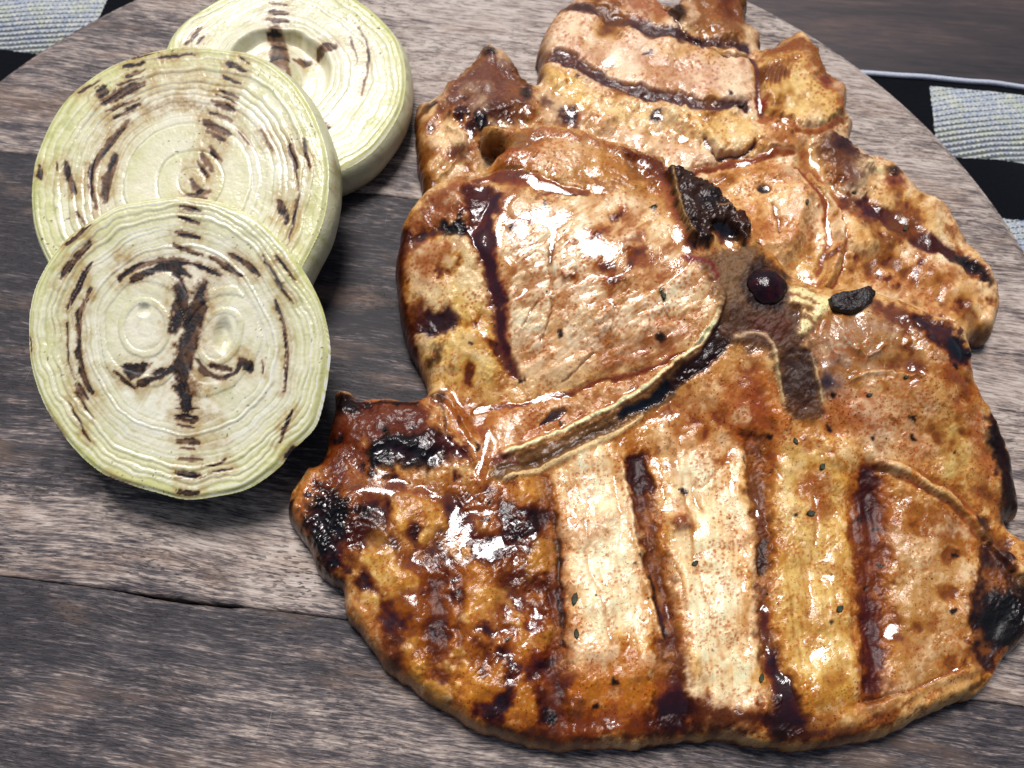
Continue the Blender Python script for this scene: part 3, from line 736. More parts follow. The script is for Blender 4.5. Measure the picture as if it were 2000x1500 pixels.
# ---------------------------------------------------------------- front chop
Rout = R.out[::2]
def lift(X, Y):
    shp = np.shape(X); X = np.atleast_1d(X); Y = np.atleast_1d(Y)
    d = poly_sd(X, Y, Rout)
    return (0.0130 * sstep(-.048, .003, d)).reshape(shp)
def rim_front(u, v):
    z = np.full(np.shape(u), .006)
    for _ in range(5):
        x, y = unproj(u, v, z); z = .006 + lift(x, y)
    return z
FRONT = [(882, 347), (845, 362), (815, 386), (788, 425), (775, 489), (772, 541), (781, 616), (796, 676), (818, 715), (831, 747), (830, 775), (800, 782), (760, 772), (727, 770), (700, 776), (690, 763), (668, 756), (649, 762), (650, 785),
         (650, 810), (642, 826), (633, 852), (628, 882), (618, 902), (598, 901), (581, 927), (564, 960), (557, 994), (564, 1016), (577, 1039), (600, 1076), (611, 1102), (630, 1130), (659, 1148), (668, 1164), (669, 1182), (676, 1205), (697, 1236), (727, 1272),
         (748, 1302), (785, 1335), (830, 1368), (880, 1398), (925, 1424), (980, 1446), (1040, 1462), (1095, 1468), (1160, 1466), (1250, 1459), (1330, 1449), (1395, 1443), (1440, 1447), (1500, 1460), (1560, 1468), (1620, 1465), (1680, 1453), (1740, 1433), (1800, 1409), (1850, 1388),
         (1905, 1364), (1938, 1336), (1953, 1308), (1960, 1290), (2000, 1252), (2035, 1210), (2050, 1150), (2035, 1090), (2000, 1056), (1966, 1028), (1975, 1012), (1993, 1006), (1990, 965), (1982, 925), (1975, 893), (1957, 842), (1940, 796), (1925, 775), (1912, 752), (1899, 716), (1893, 680),
         (1882, 652), (1860, 632), (1822, 616), (1790, 602), (1748, 582), (1712, 566), (1690, 562), (1640, 560), (1599, 556), (1561, 542), (1539, 534), (1520, 512), (1490, 488), (1462, 460), (1470, 443), (1462, 425), (1442, 412), (1423, 400), (1393, 375), (1378, 351), (1362, 343), (1330, 336), (1310, 326),
         (1306, 303), (1284, 298), (1246, 294), (1228, 284), (1190, 274), (1153, 260), (1116, 252), (1078, 243), (1045, 246), (1000, 248), (955, 246), (936, 252), (944, 278), (980, 286), (965, 310), (930, 336)]
F = Field(FRONT, rim_front, .00030, lift, 70)
meat_base(F, ('#d4b17c', '#c69a5a', '#a8702f'), 1.0)
P = F.poly; L = F.line; B = F.blob
VERT = [(1350, 510), (1385, 500), (1440, 478), (1488, 490), (1500, 520), (1545, 545), (1590, 560), (1612, 590), (1590, 625), (1570, 660), (1580, 690), (1592, 730), (1602, 780), (1594, 808), (1560, 816), (1535, 795), (1518, 740), (1508, 690), (1480, 668), (1440, 668), (1415, 650), (1405, 600), (1395, 560)]
# --- strip of folded fat along the top
P([(936, 252), (1045, 246), (1116, 252), (1190, 274), (1306, 303), (1310, 340), (1240, 332), (1150, 330), (1060, 335), (980, 320), (970, 290)], '#cda578', .85, 9, h=.8, rag=6)
P([(936, 250), (1045, 246), (1045, 285), (985, 288), (945, 282)], '#8a6238', .85, 7, h=-.6, rag=4)
L([(1045, 250), (1110, 258), (1180, 275), (1240, 300)], 14, '#9c6240', .7, 7, rag=6, h=.8)
B(1010, 292, 40, 14, '#a35a34', .7, 9, rag=8, h=1.0); B(1005, 288, 12, 8, '#9c3b20', .7, 6)
P([(1228, 290), (1306, 300), (1312, 340), (1270, 345), (1235, 325)], '#6e3312', .9, 8, h=.8, rag=6)
P([(1225, 310), (1262, 318), (1262, 345), (1235, 338)], '#a47a3c', .8, 6, h=-.8)
P([(960, 316), (990, 300), (1040, 318), (1020, 340), (975, 340)], '#a5641e', .8, 7, rag=4); B(1012, 334, 22, 7, '#6d625a', .7, 5)
L([(925, 338), (990, 338), (1050, 352), (1100, 365), (1145, 376)], [14, 26, 26, 20, 10], '#a27a60', .6, 7, h=-1.1, pool=.75, flat=1)
L([(1050, 385), (1090, 372), (1125, 378), (1140, 384)], 7, '#5c2d16', .85, 4, h=-.8)
# --- loin
LOIN = [(850, 365), (930, 345), (1050, 380), (1150, 385), (1240, 375), (1300, 410), (1350, 480), (1390, 545), (1405, 590), (1380, 650), (1320, 700), (1200, 722), (1090, 745), (1010, 735), (980, 640), (975, 540), (950, 460), (900, 420)]
P(LOIN, '#e2c9a2', .94, 12, h=.9, spk=.2)
P([(985, 470), (1080, 420), (1180, 410), (1260, 450), (1250, 560), (1130, 620), (1040, 680), (1000, 640)], '#e6d4b2', .7, 25, rag=14)
th = math.radians(-33); cu, sv = F.U * math.cos(th) + F.V * math.sin(th), -F.U * math.sin(th) + F.V * math.cos(th)
n_ = fbm(cu / 62, sv / 19, 5, 3, .6); n2_ = fbm(cu / 30, sv / 9, 6, 3, .6)
w_, lm = F.mpoly([(990, 430), (1120, 395), (1250, 400), (1340, 490), (1395, 590), (1320, 695), (1100, 735), (1010, 730), (985, 600)], 20, 1)
F.H[w_] += lm * (.75 * n_[w_] + .3 * n2_[w_])
g = (lm * sstep(.02, .30, -n_[w_] - .4 * n2_[w_] + .5 * fbm(F.U[w_] / 70, F.V[w_] / 70, 9, 2)))[..., None] * .7
F.C[w_] = F.C[w_] * (1 - g) + hexc('#b57a3c') * g
P([(1130, 560), (1240, 520), (1300, 590), (1330, 680), (1200, 715), (1090, 735), (1020, 720), (1060, 650)], '#b0682c', .35, 25, rag=26)
P([(1290, 640), (1360, 620), (1330, 690), (1230, 715), (1150, 722), (1200, 690)], '#8e4a22', .55, 16, rag=14)
for pts, wd in (([(1070, 575), (1078, 600), (1066, 640), (1058, 668)], 4), ([(1066, 578), (1040, 600), (1020, 640)], 3), ([(1080, 575), (1075, 520), (1080, 470)], 10), ([(1290, 570), (1298, 600), (1308, 618)], 3), ([(1160, 690), (1120, 730), (1098, 744)], 4), ([(1200, 600), (1195, 650)], 3)):
    L(pts, wd, '#7c6a55', .7, 2.5, .5, h=-.9)
B(1290, 662, 9, 6, '#2a2019', .9, 4, h=.5); B(975, 655, 5, 5, CHAR, .9, 2); B(1295, 575, 5, 12, '#2a2a12', .8, 3)
# sauce patches among the upper loin
for u, v, a, b in ((1015, 432, 32, 12), (1230, 470, 34, 16), (1245, 490, 26, 14), (1180, 515, 30, 22), (1228, 513, 9, 16), (1160, 460, 20, 10), (1200, 420, 26, 10), (1120, 470, 12, 9), (1110, 535, 26, 9), (1200, 545, 30, 12), (1340, 480, 16, 9)):
    B(u, v, a, b, '#9a5213', .85, 6, -.4, 1.2, 6, h=.45); B(u + 4, v + b * .4, a * .55, b * .45, '#4a1804', .75, 5, -.4)
P([(1000, 470), (990, 420), (1060, 385), (1200, 385), (1330, 440), (1340, 510), (1290, 560), (1180, 545), (1090, 470)], None, 1, 26, 1, 22, pool=.14)
P([(1000, 400), (1100, 390), (1250, 395), (1290, 440), (1200, 450), (1080, 440), (1010, 460)], None, 1, 18, 1, 16, pool=.22)
P([(1100, 480), (1180, 450), (1300, 470), (1330, 520), (1270, 560), (1190, 540), (1130, 520)], '#b98a63', .3, 18, 1, 14, pool=.34)
# left of loin: dark glaze gully and grill marks
P([(775, 500), (790, 425), (845, 362), (920, 345), (960, 360), (930, 420), (880, 430), (820, 470), (800, 520)], '#8e5430', .85, 10, rag=10)
L([(786, 440), (776, 500), (774, 560), (784, 620), (798, 676)], 26, '#4d2015', .9, 8, rag=8, rgh=.22)
P([(806, 470), (822, 440), (870, 428), (905, 430), (905, 452), (870, 455), (830, 470)], '#3c2028', .95, 5, h=-.5, rag=4, rgh=.3)
P([(868, 430), (900, 424), (918, 440), (905, 455), (872, 452)], '#17110f', .95, 6, h=.2, rag=6, rgh=.25)
P([(820, 470), (880, 458), (930, 480), (945, 560), (935, 620), (960, 680), (970, 730), (900, 740), (850, 700), (830, 650), (870, 620), (820, 590), (800, 540)], '#e0cb9f', .92, 12, h=.8, spk=.12)
P([(870, 560), (940, 580), (965, 640), (975, 720), (940, 760), (870, 755), (835, 700), (850, 660)], '#d8b86c', .75, 14, rag=8, spk=.2)
P([(800, 470), (850, 462), (900, 470), (880, 500), (850, 530), (870, 560), (830, 570), (800, 540)], '#b98d6e', .45, 10, 1, 8, pool=.5, flat=.7)
P([(808, 640), (818, 612), (860, 602), (892, 612), (885, 640), (845, 655)], '#3a1a22', .95, 5, h=-.4, rag=3, rgh=.34)
P([(800, 580), (830, 590), (810, 650), (800, 670), (790, 620)], '#5b2717', .8, 8, rag=6)
L([(925, 372), (945, 395), (938, 430), (950, 480), (962, 530), (972, 580), (975, 640), (985, 690), (1005, 730)], [40, 62, 60, 40, 30, 34, 30, 20, 10], '#551d08', .95, 9, rag=6, h=-1.1)
L([(1030, 345), (985, 385), (968, 430), (955, 470), (985, 520), (985, 580), (990, 640), (1000, 690)], [34, 44, 40, 44, 44, 28, 22, 12], None, 1, 8, 1, 4, pool=.85, flat=1, h=-.25)
L([(1010, 360), (990, 400), (1010, 470)], 30, '#b78d6c', .4, 10)
B(850, 690, 10, 16, '#3b210e', .85, 6, .5); B(930, 670, 26, 30, '#c48a3e', .6, 10, rag=6, h=.4)
# seam under the loin, glazed strip, slit
L([(1385, 650), (1330, 695), (1260, 722), (1180, 742), (1110, 765), (1050, 782), (980, 795), (930, 800)], 8, '#8f5a34', .7, 5, h=-1.5, pool=.35)
P([(950, 850), (985, 800), (1060, 785), (1150, 765), (1260, 735), (1330, 712), (1290, 745), (1220, 790), (1120, 838), (1030, 870), (965, 895)], '#cda47c', .9, 8, h=.9, rag=5)
P([(990, 800), (1060, 785), (1100, 800), (1060, 830), (1000, 860), (965, 870)], None, 1, 14, 1, 10, pool=.2)
P([(1010, 850), (1100, 830), (1200, 790), (1240, 770), (1180, 810), (1080, 850)], '#b5724e', .6, 8, rag=6)
L([(1055, 832), (1085, 812), (1105, 803)], [6, 18, 8], '#3c2012', .9, 4, .5, h=-1.8)
for pts in ([(832, 770), (862, 800), (880, 845), (930, 905)], [(846, 768), (890, 790), (915, 830), (940, 870)]): L(pts, 12, '#c7a077', .85, 6, h=.9)
P([(845, 770), (890, 780), (950, 800), (970, 830), (940, 860), (900, 830)], '#b0702e', .8, 8, rag=6)
B(855, 768, 12, 9, '#4a2c22', .8, 5)
L([(848, 775), (868, 810), (880, 850)], 6, '#6a4634', .7, 4, h=-.8)
L([(952, 840), (946, 890), (936, 945)], 20, '#c9a58a', .6, 7, pool=.5)
# --- right of the bone: translucent fat, spots
P([(1600, 620), (1680, 610), (1760, 620), (1800, 680), (1770, 720), (1690, 735), (1620, 720), (1595, 680)], '#a98a70', .9, 14, h=-.9, rag=8, spk=.15, rgh=.1)
for pts in ([(1650, 650), (1652, 668), (1676, 680)], [(1672, 670), (1690, 690), (1696, 705)], [(1700, 690), (1720, 680), (1730, 668)], [(1620, 660), (1640, 700)]): L(pts, 6, '#c9ab90', .7, 3, .8, h=.8)
P([(1600, 705), (1650, 690), (1660, 760), (1630, 790), (1600, 770)], '#96796c', .8, 10, rag=6); B(1612, 744, 20, 14, '#3a2f3c', .85, 8, rag=6)
L([(1595, 690), (1650, 685), (1700, 700)], 12, '#a8552a', .5, 7, rag=8)
P([(1655, 745), (1720, 725), (1790, 730), (1830, 780), (1800, 840), (1730, 830), (1680, 800)], '#c3a080', .7, 14, rag=8)
L([(1660, 740), (1700, 728), (1760, 726), (1800, 735)], 7, '#e0c8a8', .7, 4, h=.9)
P([(1600, 790), (1680, 760), (1740, 800), (1760, 830), (1700, 845), (1630, 840)], '#b4673c', .75, 14, rag=16, spk=.9)
P([(1720, 570), (1790, 600), (1850, 625), (1890, 660), (1900, 720), (1860, 690), (1800, 650), (1730, 610)], '#6e3a28', .85, 9, rag=8)
P([(1795, 612), (1850, 625), (1885, 655), (1896, 700), (1870, 700), (1840, 670), (1805, 640)], '#3a140c', .93, 7, rag=5, pool=.3, h=-.4)
B(1878, 668, 16, 22, CHAR, .9, 7, rag=5); B(1900, 684, 6, 6, CHAR, .9, 3, h=.6)
P([(1820, 690), (1870, 700), (1905, 745), (1890, 760), (1840, 740)], '#9a5c30', .8, 10, rag=8, pool=.2)
P([(1830, 740), (1900, 760), (1940, 810), (1930, 850), (1880, 810), (1840, 770)], '#b08050', .8, 12, rag=6)
P([(1860, 780), (1930, 830), (1950, 900), (1920, 920), (1890, 860)], '#9b4f34', .6, 14, rag=12)
L([(1945, 800), (1962, 850), (1975, 900), (1985, 960), (1985, 1004)], [14, 30, 44, 46, 30], '#2f1714', .93, 9, rag=10, h=.3, rgh=.2)
B(1950, 850, 14, 26, '#1a1516', .8, 8, rag=6)
P([(1850, 840), (1890, 830), (1905, 880), (1890, 940), (1850, 930)], '#ccb676', .85, 12, rag=8, spk=.15)
P([(1750, 830), (1810, 820), (1830, 880), (1790, 900), (1760, 880)], '#c49a78', .7, 12, rag=6)
L([(1715, 905), (1760, 915), (1830, 955), (1890, 1000), (1960, 1070), (2000, 1110)], [16, 22, 18, 14, 16, 22], '#d9bd92', .85, 5, .6, h=1.5)
L([(1720, 918), (1800, 955), (1860, 990), (1930, 1060)], 6, '#8a5a2c', .7, 4, .6, h=-.9)
L([(1730, 892), (1800, 925), (1870, 965), (1940, 1020)], 12, '#a8712f', .7, 7, h=-.8)
P([(1915, 1010), (1945, 1025), (1975, 1070), (1985, 1120), (1960, 1110), (1930, 1060)], '#2c120c', .95, 7, rag=5, rgh=.2)
P([(1960, 1040), (2010, 1080), (2040, 1120), (2000, 1110)], '#cfae82', .8, 8)
# --- lower half: raised pale strips between burnt grill furrows
P([(1040, 900), (1240, 840), (1380, 760), (1480, 700), (1540, 830), (1640, 850), (1760, 920), (1860, 1000), (1940, 1080), (1940, 1300), (1700, 1400), (1500, 1430), (1060, 1430), (1060, 1100)], '#d3ad72', .55, 30)
P([(1110, 900), (1200, 880), (1250, 1050), (1285, 1220), (1290, 1320), (1120, 1330), (1108, 1150)], '#ead6b0', .92, 14, h=.9, spk=.2)
P([(1290, 900), (1400, 880), (1470, 900), (1478, 1100), (1490, 1270), (1520, 1390), (1340, 1390), (1322, 1200), (1300, 1020)], '#e6d0a4', .92, 14, h=.9, spk=.22)
P([(1520, 900), (1600, 880), (1670, 930), (1668, 1150), (1680, 1340), (1560, 1380), (1510, 1200)], '#d2b570', .9, 16, h=.8, spk=.25)
P([(1740, 960), (1830, 990), (1900, 1060), (1920, 1200), (1900, 1300), (1760, 1340), (1740, 1150)], '#b8905c', .88, 18, h=.5, spk=.3)
P([(1350, 760), (1440, 700), (1490, 700), (1520, 790), (1560, 840), (1480, 880), (1380, 880), (1280, 880), (1300, 800)], '#cb9a68', .8, 16, rag=8, h=.5)
P([(1430, 770), (1480, 740), (1530, 800), (1500, 850), (1450, 840)], '#984521', .75, 18, rag=16)
P([(1470, 700), (1510, 760), (1545, 830), (1525, 840), (1490, 780)], '#c98a4c', .8, 7, h=.9)
B(1650, 880, 36, 28, '#dfc596', .85, 12, h=1.3); L([(1610, 858), (1650, 856), (1680, 872)], 10, '#d6ae60', .8, 5); B(1712, 875, 22, 30, '#7d4a26', .8, 12, rag=10)
B(1525, 965, 14, 60, '#e6d8b8', .7, 12, .1, h=.8); B(1545, 1010, 14, 40, '#ded0a8', .6, 12, .2, h=.4)
P([(1565, 935), (1610, 930), (1620, 1000), (1590, 1015), (1568, 985)], '#9b5a22', .8, 9, rag=8)
# furrows (dark)
def furrow(pts, wd, col, op, h=-1.4, rag=8, soft=9, **k):
    L(pts, [q + 34 for q in (wd if isinstance(wd, list) else [wd])], '#b06a1e', .55, 20, .8, rag + 6)
    L(pts, wd, col, op, soft * 1.5, .8, rag, brk=.6, h=h * .75, rgh=.46, pool=-1.3, **k)
furrow([(1040, 900), (1062, 980), (1080, 1080), (1090, 1180), (1090, 1300), (1082, 1435)], [30, 44, 40, 36, 50, 60], '#63300f', .85)
furrow([(1085, 1000), (1096, 1150), (1100, 1260)], 8, '#1d0d07', .8, -.6, 4, 4)
furrow([(1244, 905), (1257, 985), (1275, 1075), (1290, 1145), (1302, 1215), (1308, 1300), (1316, 1400)], [40, 44, 40, 38, 44, 54, 74], '#602c12', .86, -1.6)
L([(1244, 905), (1258, 950)], 40, '#421810', .8, 8, 1, 8)
L([(1268, 1130), (1284, 1190), (1296, 1240)], 8, '#2a100a', .8, 4)
P([(1275, 1050), (1295, 1060), (1305, 1140), (1290, 1180), (1275, 1120)], '#8c6238', .6, 8, 1, 10)
P([(1290, 1260), (1310, 1265), (1310, 1310), (1294, 1310)], '#92703f', .6, 8, 1, 8)
furrow([(1473, 860), (1482, 962), (1492, 1050), (1488, 1120), (1490, 1190), (1502, 1280), (1520, 1345), (1536, 1410)], [44, 40, 34, 28, 22, 34, 56, 76], '#6b3a16', .85, -1.7)
L([(1494, 1060), (1486, 1120)], 14, '#3c2313', .8, 6); L([(1510, 1280), (1530, 1350), (1545, 1410)], [14, 36, 60], '#3f1606', .9, 8, 1, 4, pool=.25)
furrow([(1703, 925), (1694, 985), (1698, 1075), (1703, 1165), (1708, 1255), (1710, 1380)], [52, 66, 60, 64, 56, 50], '#6d3114', .85, -.9, 16, 14, spk=.7)
L([(1700, 930), (1692, 1000)], 36, '#421409', .8, 10, 1, 12); L([(1700, 1180), (1710, 1240), (1708, 1330)], 38, '#521b0b', .7, 12, 1, 14)
furrow([(1950, 1080), (1945, 1150), (1945, 1215), (1935, 1280)], [60, 96, 110, 60], '#38160c', .93, -.6, 16, 12)
P([(1930, 1170), (2040, 1120), (2040, 1215), (1990, 1250), (1930, 1240)], '#170d0c', .9, 12, rag=14)
w_, fm = F.mpoly([(1060, 900), (1250, 850), (1460, 880), (1680, 900), (1740, 1100), (1730, 1380), (1300, 1400), (1080, 1400)], 24, 1)
fu = F.U[w_] - .12 * (F.V[w_] - 1100); nf_ = fbm(fu / 13, F.V[w_] / 95, 91, 3, .6); nf2_ = fbm(fu / 34, F.V[w_] / 160, 92, 2)
F.H[w_] += fm * (.32 * nf_ + .45 * nf2_)
a_ = (fm * sstep(.08, .5, -nf_ - .5 * nf2_) * .55)[..., None]; F.C[w_] = F.C[w_] * (1 - a_ + a_ * np.array([.8, .55, .28]))
P([(1780, 990), (1850, 985), (1905, 1040), (1890, 1085), (1820, 1070), (1785, 1040)], '#94591a', .75, 14, rag=8)
P([(1600, 1260), (1680, 1235), (1700, 1320), (1645, 1370), (1595, 1345)], None, 1, 16, 1, 24, pool=.16)
P([(1730, 1230), (1850, 1180), (1890, 1270), (1780, 1330)], None, 1, 16, 1, 26, pool=.02)
P([(1100, 1290), (1160, 1280), (1150, 1330), (1110, 1350)], None, 1, 10, 1, 10, pool=.2)
P([(1290, 1330), (1360, 1330), (1370, 1380), (1310, 1385)], None, 1, 10, 1, 12, pool=.2)
L([(1286, 1180), (1298, 1230), (1302, 1260)], 9, None, 1, 4, .6, pool=.45); L([(1262, 1290), (1290, 1330), (1304, 1400)], 10, None, 1, 4, .6, pool=.4)
L([(1496, 1190), (1502, 1240), (1506, 1300), (1516, 1360)], [16, 10, 16, 8], None, 1, 4, .7, pool=.5); L([(1478, 960), (1484, 1000), (1486, 1030)], 9, None, 1, 4, .7, pool=.4)
# strips' fibre clefts
for pts in ([(1145, 1000), (1150, 1100), (1180, 1190), (1200, 1260)], [(1330, 930), (1345, 1010), (1360, 1120)], [(1360, 1110), (1390, 1200), (1410, 1290)], [(1420, 900), (1370, 950)], [(1345, 930), (1372, 1000)], [(1205, 960), (1210, 1010)], [(1180, 1200), (1190, 1240)], [(1590, 960), (1590, 1060)], [(1320, 1100), (1345, 1200)]):
    L(pts, 7, '#a5763c', .6, 5, .7, h=-.45)
B(1228 + 100, 1022, 15, 20, '#8a4a2a', .8, 5, h=1.6); B(1325, 990, 20, 12, '#c9926c', .6, 8)
P([(1100, 1020), (1180, 995), (1205, 1010), (1180, 1045), (1105, 1055)], '#b87c45', .6, 9, rag=8, h=.7)
L([(1215, 905), (1232, 1000), (1252, 1100), (1275, 1190), (1290, 1245)], 9, '#e3cda4', .7, 4, .5, h=.9)
# glazed foot of the strips
P([(1115, 1290), (1200, 1250), (1290, 1290), (1300, 1400), (1230, 1425), (1110, 1425)], '#b06a18', .85, 14, rag=12, spk=.3)
P([(1120, 1380), (1200, 1400), (1290, 1380), (1300, 1430), (1110, 1440)], '#6d3009', .75, 14, rag=14)
P([(1325, 1340), (1420, 1375), (1520, 1385), (1520, 1420), (1330, 1420)], '#5b2708', .85, 12, rag=12)
P([(1290, 1370), (1350, 1350), (1360, 1420), (1290, 1430)], '#3b1606', .8, 12, rag=8)
B(1125, 1372, 16, 22, '#7a4a38', .6, 6, h=1.2)
P([(1500, 1395), (1560, 1400), (1620, 1425), (1560, 1445), (1510, 1430)], '#37130b', .88, 10, rag=8)
P([(1560, 1340), (1640, 1330), (1700, 1380), (1660, 1410), (1580, 1400)], '#bb8a34', .7, 12, rag=10)
P([(1560, 1420), (1680, 1410), (1760, 1385), (1720, 1430), (1620, 1452)], '#6a3410', .7, 9, rag=8)
L([(1590, 1418), (1660, 1406), (1730, 1378), (1830, 1335), (1920, 1300)], 22, '#c8a878', .55, 8, h=.7)
L([(1700, 1372), (1800, 1340), (1900, 1295)], 8, '#7d4718', .7, 5, h=-.8)
# --- lower left: glossy, heavily glazed
P([(690, 1080), (770, 1050), (860, 1080), (1000, 1080), (1060, 1100), (1075, 1280), (1070, 1440), (930, 1425), (800, 1340), (700, 1220), (672, 1160)], '#8a4d12', .93, 22, rag=10, spk=.35)
P([(840, 1020), (900, 990), (1000, 1040), (1040, 1000), (1060, 1060), (1010, 1090), (920, 1100), (850, 1110)], '#54200a', .9, 12, rag=12, pool=.0)
P([(930, 960), (1000, 930), (1050, 950), (1050, 1030), (980, 1050), (920, 1030)], '#b0702f', .85, 14, rag=10, spk=1, h=.7)
P([(870, 1040), (930, 1030), (940, 1080), (880, 1090)], '#5d2516', .8, 8, rag=6); B(1000, 1040, 18, 18, '#a3714c', .7, 7, h=.4)
P([(905, 1130), (950, 1120), (975, 1190), (975, 1270), (930, 1260), (900, 1200)], '#c39148', .85, 14, rag=10, h=.8)
P([(970, 1130), (1040, 1100), (1080, 1140), (1070, 1190), (1000, 1200)], '#5c250a', .9, 13, rag=8, h=-.7)
P([(985, 1200), (1050, 1190), (1080, 1260), (1075, 1340), (1030, 1310), (990, 1270)], '#7a3509', .85, 13, rag=10)
P([(1020, 1150), (1060, 1150), (1060, 1190), (1030, 1200)], '#c48a3e', .75, 10, rag=6)
P([(975, 1240), (1000, 1230), (1030, 1280), (1010, 1320), (980, 1310)], '#c0822e', .7, 10, rag=8, h=.6)
furrow([(852, 1140), (856, 1230), (858, 1320), (872, 1400)], [36, 44, 52, 60], '#5c2708', .85, -.8, 12)
furrow([(905, 1120), (898, 1230), (895, 1320)], [10, 12, 8], '#6d360e', .6, -.7, 5, 5)
P([(900, 1310), (960, 1290), (1050, 1330), (1060, 1400), (980, 1430), (900, 1400)], '#c38c34', .8, 14, rag=10, h=.6)
P([(880, 1385), (960, 1420), (1060, 1425), (1050, 1448), (960, 1440), (880, 1410)], '#713a10', .7, 9, rag=8)
P([(735, 1240), (780, 1235), (790, 1280), (770, 1310), (745, 1290)], '#3a1206', .93, 9, rag=10)
P([(690, 1080), (740, 1070), (770, 1110), (770, 1160), (730, 1190), (690, 1180)], '#d4b468', .9, 13, h=.7, rag=6)
P([(670, 1160), (700, 1150), (730, 1200), (760, 1260), (740, 1290), (700, 1230)], '#bd8a52', .8, 10)
B(775, 1210, 30, 26, '#c68a1c', .7, 12, rag=10)
P([(800, 1130), (850, 1120), (840, 1200), (810, 1250), (790, 1200)], '#8a4d12', .7, 12, rag=10)
P([(770, 1260), (830, 1270), (840, 1330), (800, 1330)], '#a0621c', .7, 10, rag=8)
# left lobe
P([(600, 905), (650, 900), (760, 940), (860, 950), (950, 940), (940, 1000), (860, 1010), (740, 1060), (690, 1080), (640, 1140), (590, 1060), (560, 1000)], '#7e4216', .9, 12, rag=10)
P([(860, 940), (940, 900), (950, 950), (900, 1000), (850, 990)], '#a8702c', .8, 12, rag=6)
P([(640, 770), (780, 774), (830, 785), (850, 830), (850, 880), (740, 870), (680, 860), (640, 840)], '#6a3326', .92, 10, rag=5, h=.9, rgh=.28)
P([(640, 830), (700, 850), (740, 900), (700, 950), (640, 930), (625, 890)], '#6d2c12', .9, 10, rag=8)
P([(680, 900), (730, 895), (740, 930), (700, 950), (680, 930)], '#a87a5a', .8, 9, rag=5)
P([(738, 870), (790, 850), (860, 850), (895, 880), (860, 905), (790, 912), (745, 925), (715, 915)], '#1b0d0b', .95, 8, rag=10, rgh=.14, h=.3)
P([(830, 850), (890, 860), (925, 900), (900, 910), (860, 890)], '#5a1f0a', .85, 8, rag=5)
B(902, 922, 34, 17, '#cfb078', .9, 8, .1, h=.7)
P([(648, 762), (690, 762), (698, 790), (680, 800), (655, 800)], '#251214', .95, 6, rag=5, h=.5)
L([(690, 776), (760, 776), (815, 784)], 10, '#38181a', .8, 5)
P([(580, 930), (615, 908), (628, 940), (610, 1000), (585, 1020), (568, 990)], '#a9723c', .9, 8, h=1.0, rag=4)
P([(615, 970), (670, 960), (680, 1010), (660, 1060), (640, 1110), (660, 1140), (625, 1120), (600, 1070), (605, 1020)], '#180c0a', .93, 9, rag=14, rgh=.16, h=.3)
L([(558, 980), (562, 1010), (580, 1045), (606, 1090), (628, 1130)], 18, '#1c100e', .85, 7, rag=6)
P([(700, 990), (735, 985), (740, 1010), (715, 1018)], '#1a0c0a', .92, 6, rag=6)
P([(690, 1020), (760, 1010), (780, 1070), (730, 1080), (690, 1060)], '#4c1d0c', .85, 10, rag=10)
P([(755, 985), (800, 970), (860, 985), (855, 1040), (810, 1065), (770, 1040)], '#d4ac5c', .92, 10, h=.8, rag=5)
P([(680, 940), (760, 945), (830, 970), (760, 985), (690, 975)], '#8a501c', .7, 10, pool=.2)
L([(690, 958), (740, 962), (765, 968)], 16, None, 1, 8, pool=.45)
L([(770, 992), (800, 976), (850, 974), (875, 985)], 18, None, 1, 8, pool=.35)
L([(885, 1045), (905, 1010), (935, 995)], 12, None, 1, 6, pool=.4)
# lower left: pools of dark glaze over golden meat
w_, gm = F.mpoly([(700, 1080), (860, 1000), (1040, 940), (1075, 1100), (1085, 1440), (930, 1425), (800, 1340), (690, 1210)], 22, 1)
nn = fbm(F.U[w_] / 62, F.V[w_] / 62, 131, 4, .55)
for lo, hi, col, op in ((.02, .40, '#5a2608', .80), (.28, .55, '#2c0e05', .75)):
    a_ = (gm * sstep(lo, hi, nn) * op)[..., None]; F.C[w_] = np.exp(np.log(np.maximum(F.C[w_], .004)) * (1 - a_) + np.log(hexc(col)) * a_)
a_ = (gm * sstep(.12, .45, -nn) * .65)[..., None]; F.C[w_] = F.C[w_] * (1 - a_) + hexc('#d2a24e') * a_
F.H[w_] -= gm * .9 * nn
# thin browning that wanders over the whole chop
nn = fbm(F.U / 95, F.V / 95, 141, 4, .6); a_ = (sstep(.08, .5, nn) * .45)[..., None]
F.C[:] = F.C * (1 - a_) + F.C * np.array([.72, .50, .28]) * a_
w_, gm = F.mpoly([(1590, 700), (1700, 640), (1850, 640), (1930, 790), (1970, 900), (1990, 1060), (1930, 1250), (1860, 1330), (1740, 1350), (1730, 1000), (1640, 850)], 26, 1)
wander(F, 161, w_, gm, 52, ((.05, .42, '#a06a2c', .6), (.32, .6, '#6a3412', .55)), ('#dcc7a4', .5), .55)
w_, gm = F.mpoly([(1290, 800), (1400, 700), (1480, 690), (1540, 830), (1700, 860), (1690, 930), (1480, 910), (1240, 900)], 26, 1)
wander(F, 162, w_, gm, 40, ((.05, .42, '#a86426', .6), (.32, .6, '#74351a', .6)), ('#e4cda6', .55), .6)
w_, gm = F.mpoly([(640, 770), (830, 780), (930, 880), (950, 980), (860, 1010), (740, 1060), (640, 1140), (560, 1000), (600, 900)], 18, 1)
wander(F, 163, w_, gm, 36, ((.08, .42, '#54200c', .65), (.32, .6, '#210b07', .75)), ('#b98648', .5), .7)
w_, gm = F.mpoly([(780, 480), (850, 365), (960, 350), (960, 480), (975, 640), (1000, 740), (930, 790), (840, 750), (790, 660)], 18, 1)
wander(F, 164, w_, gm, 36, ((.12, .45, '#a0621e', .6), (.38, .6, '#57240c', .65)), ('#e6d3a8', .55), .6)
w_, gm = F.mpoly([(960, 800), (1100, 780), (1330, 712), (1220, 790), (1030, 870)], 14, 1)
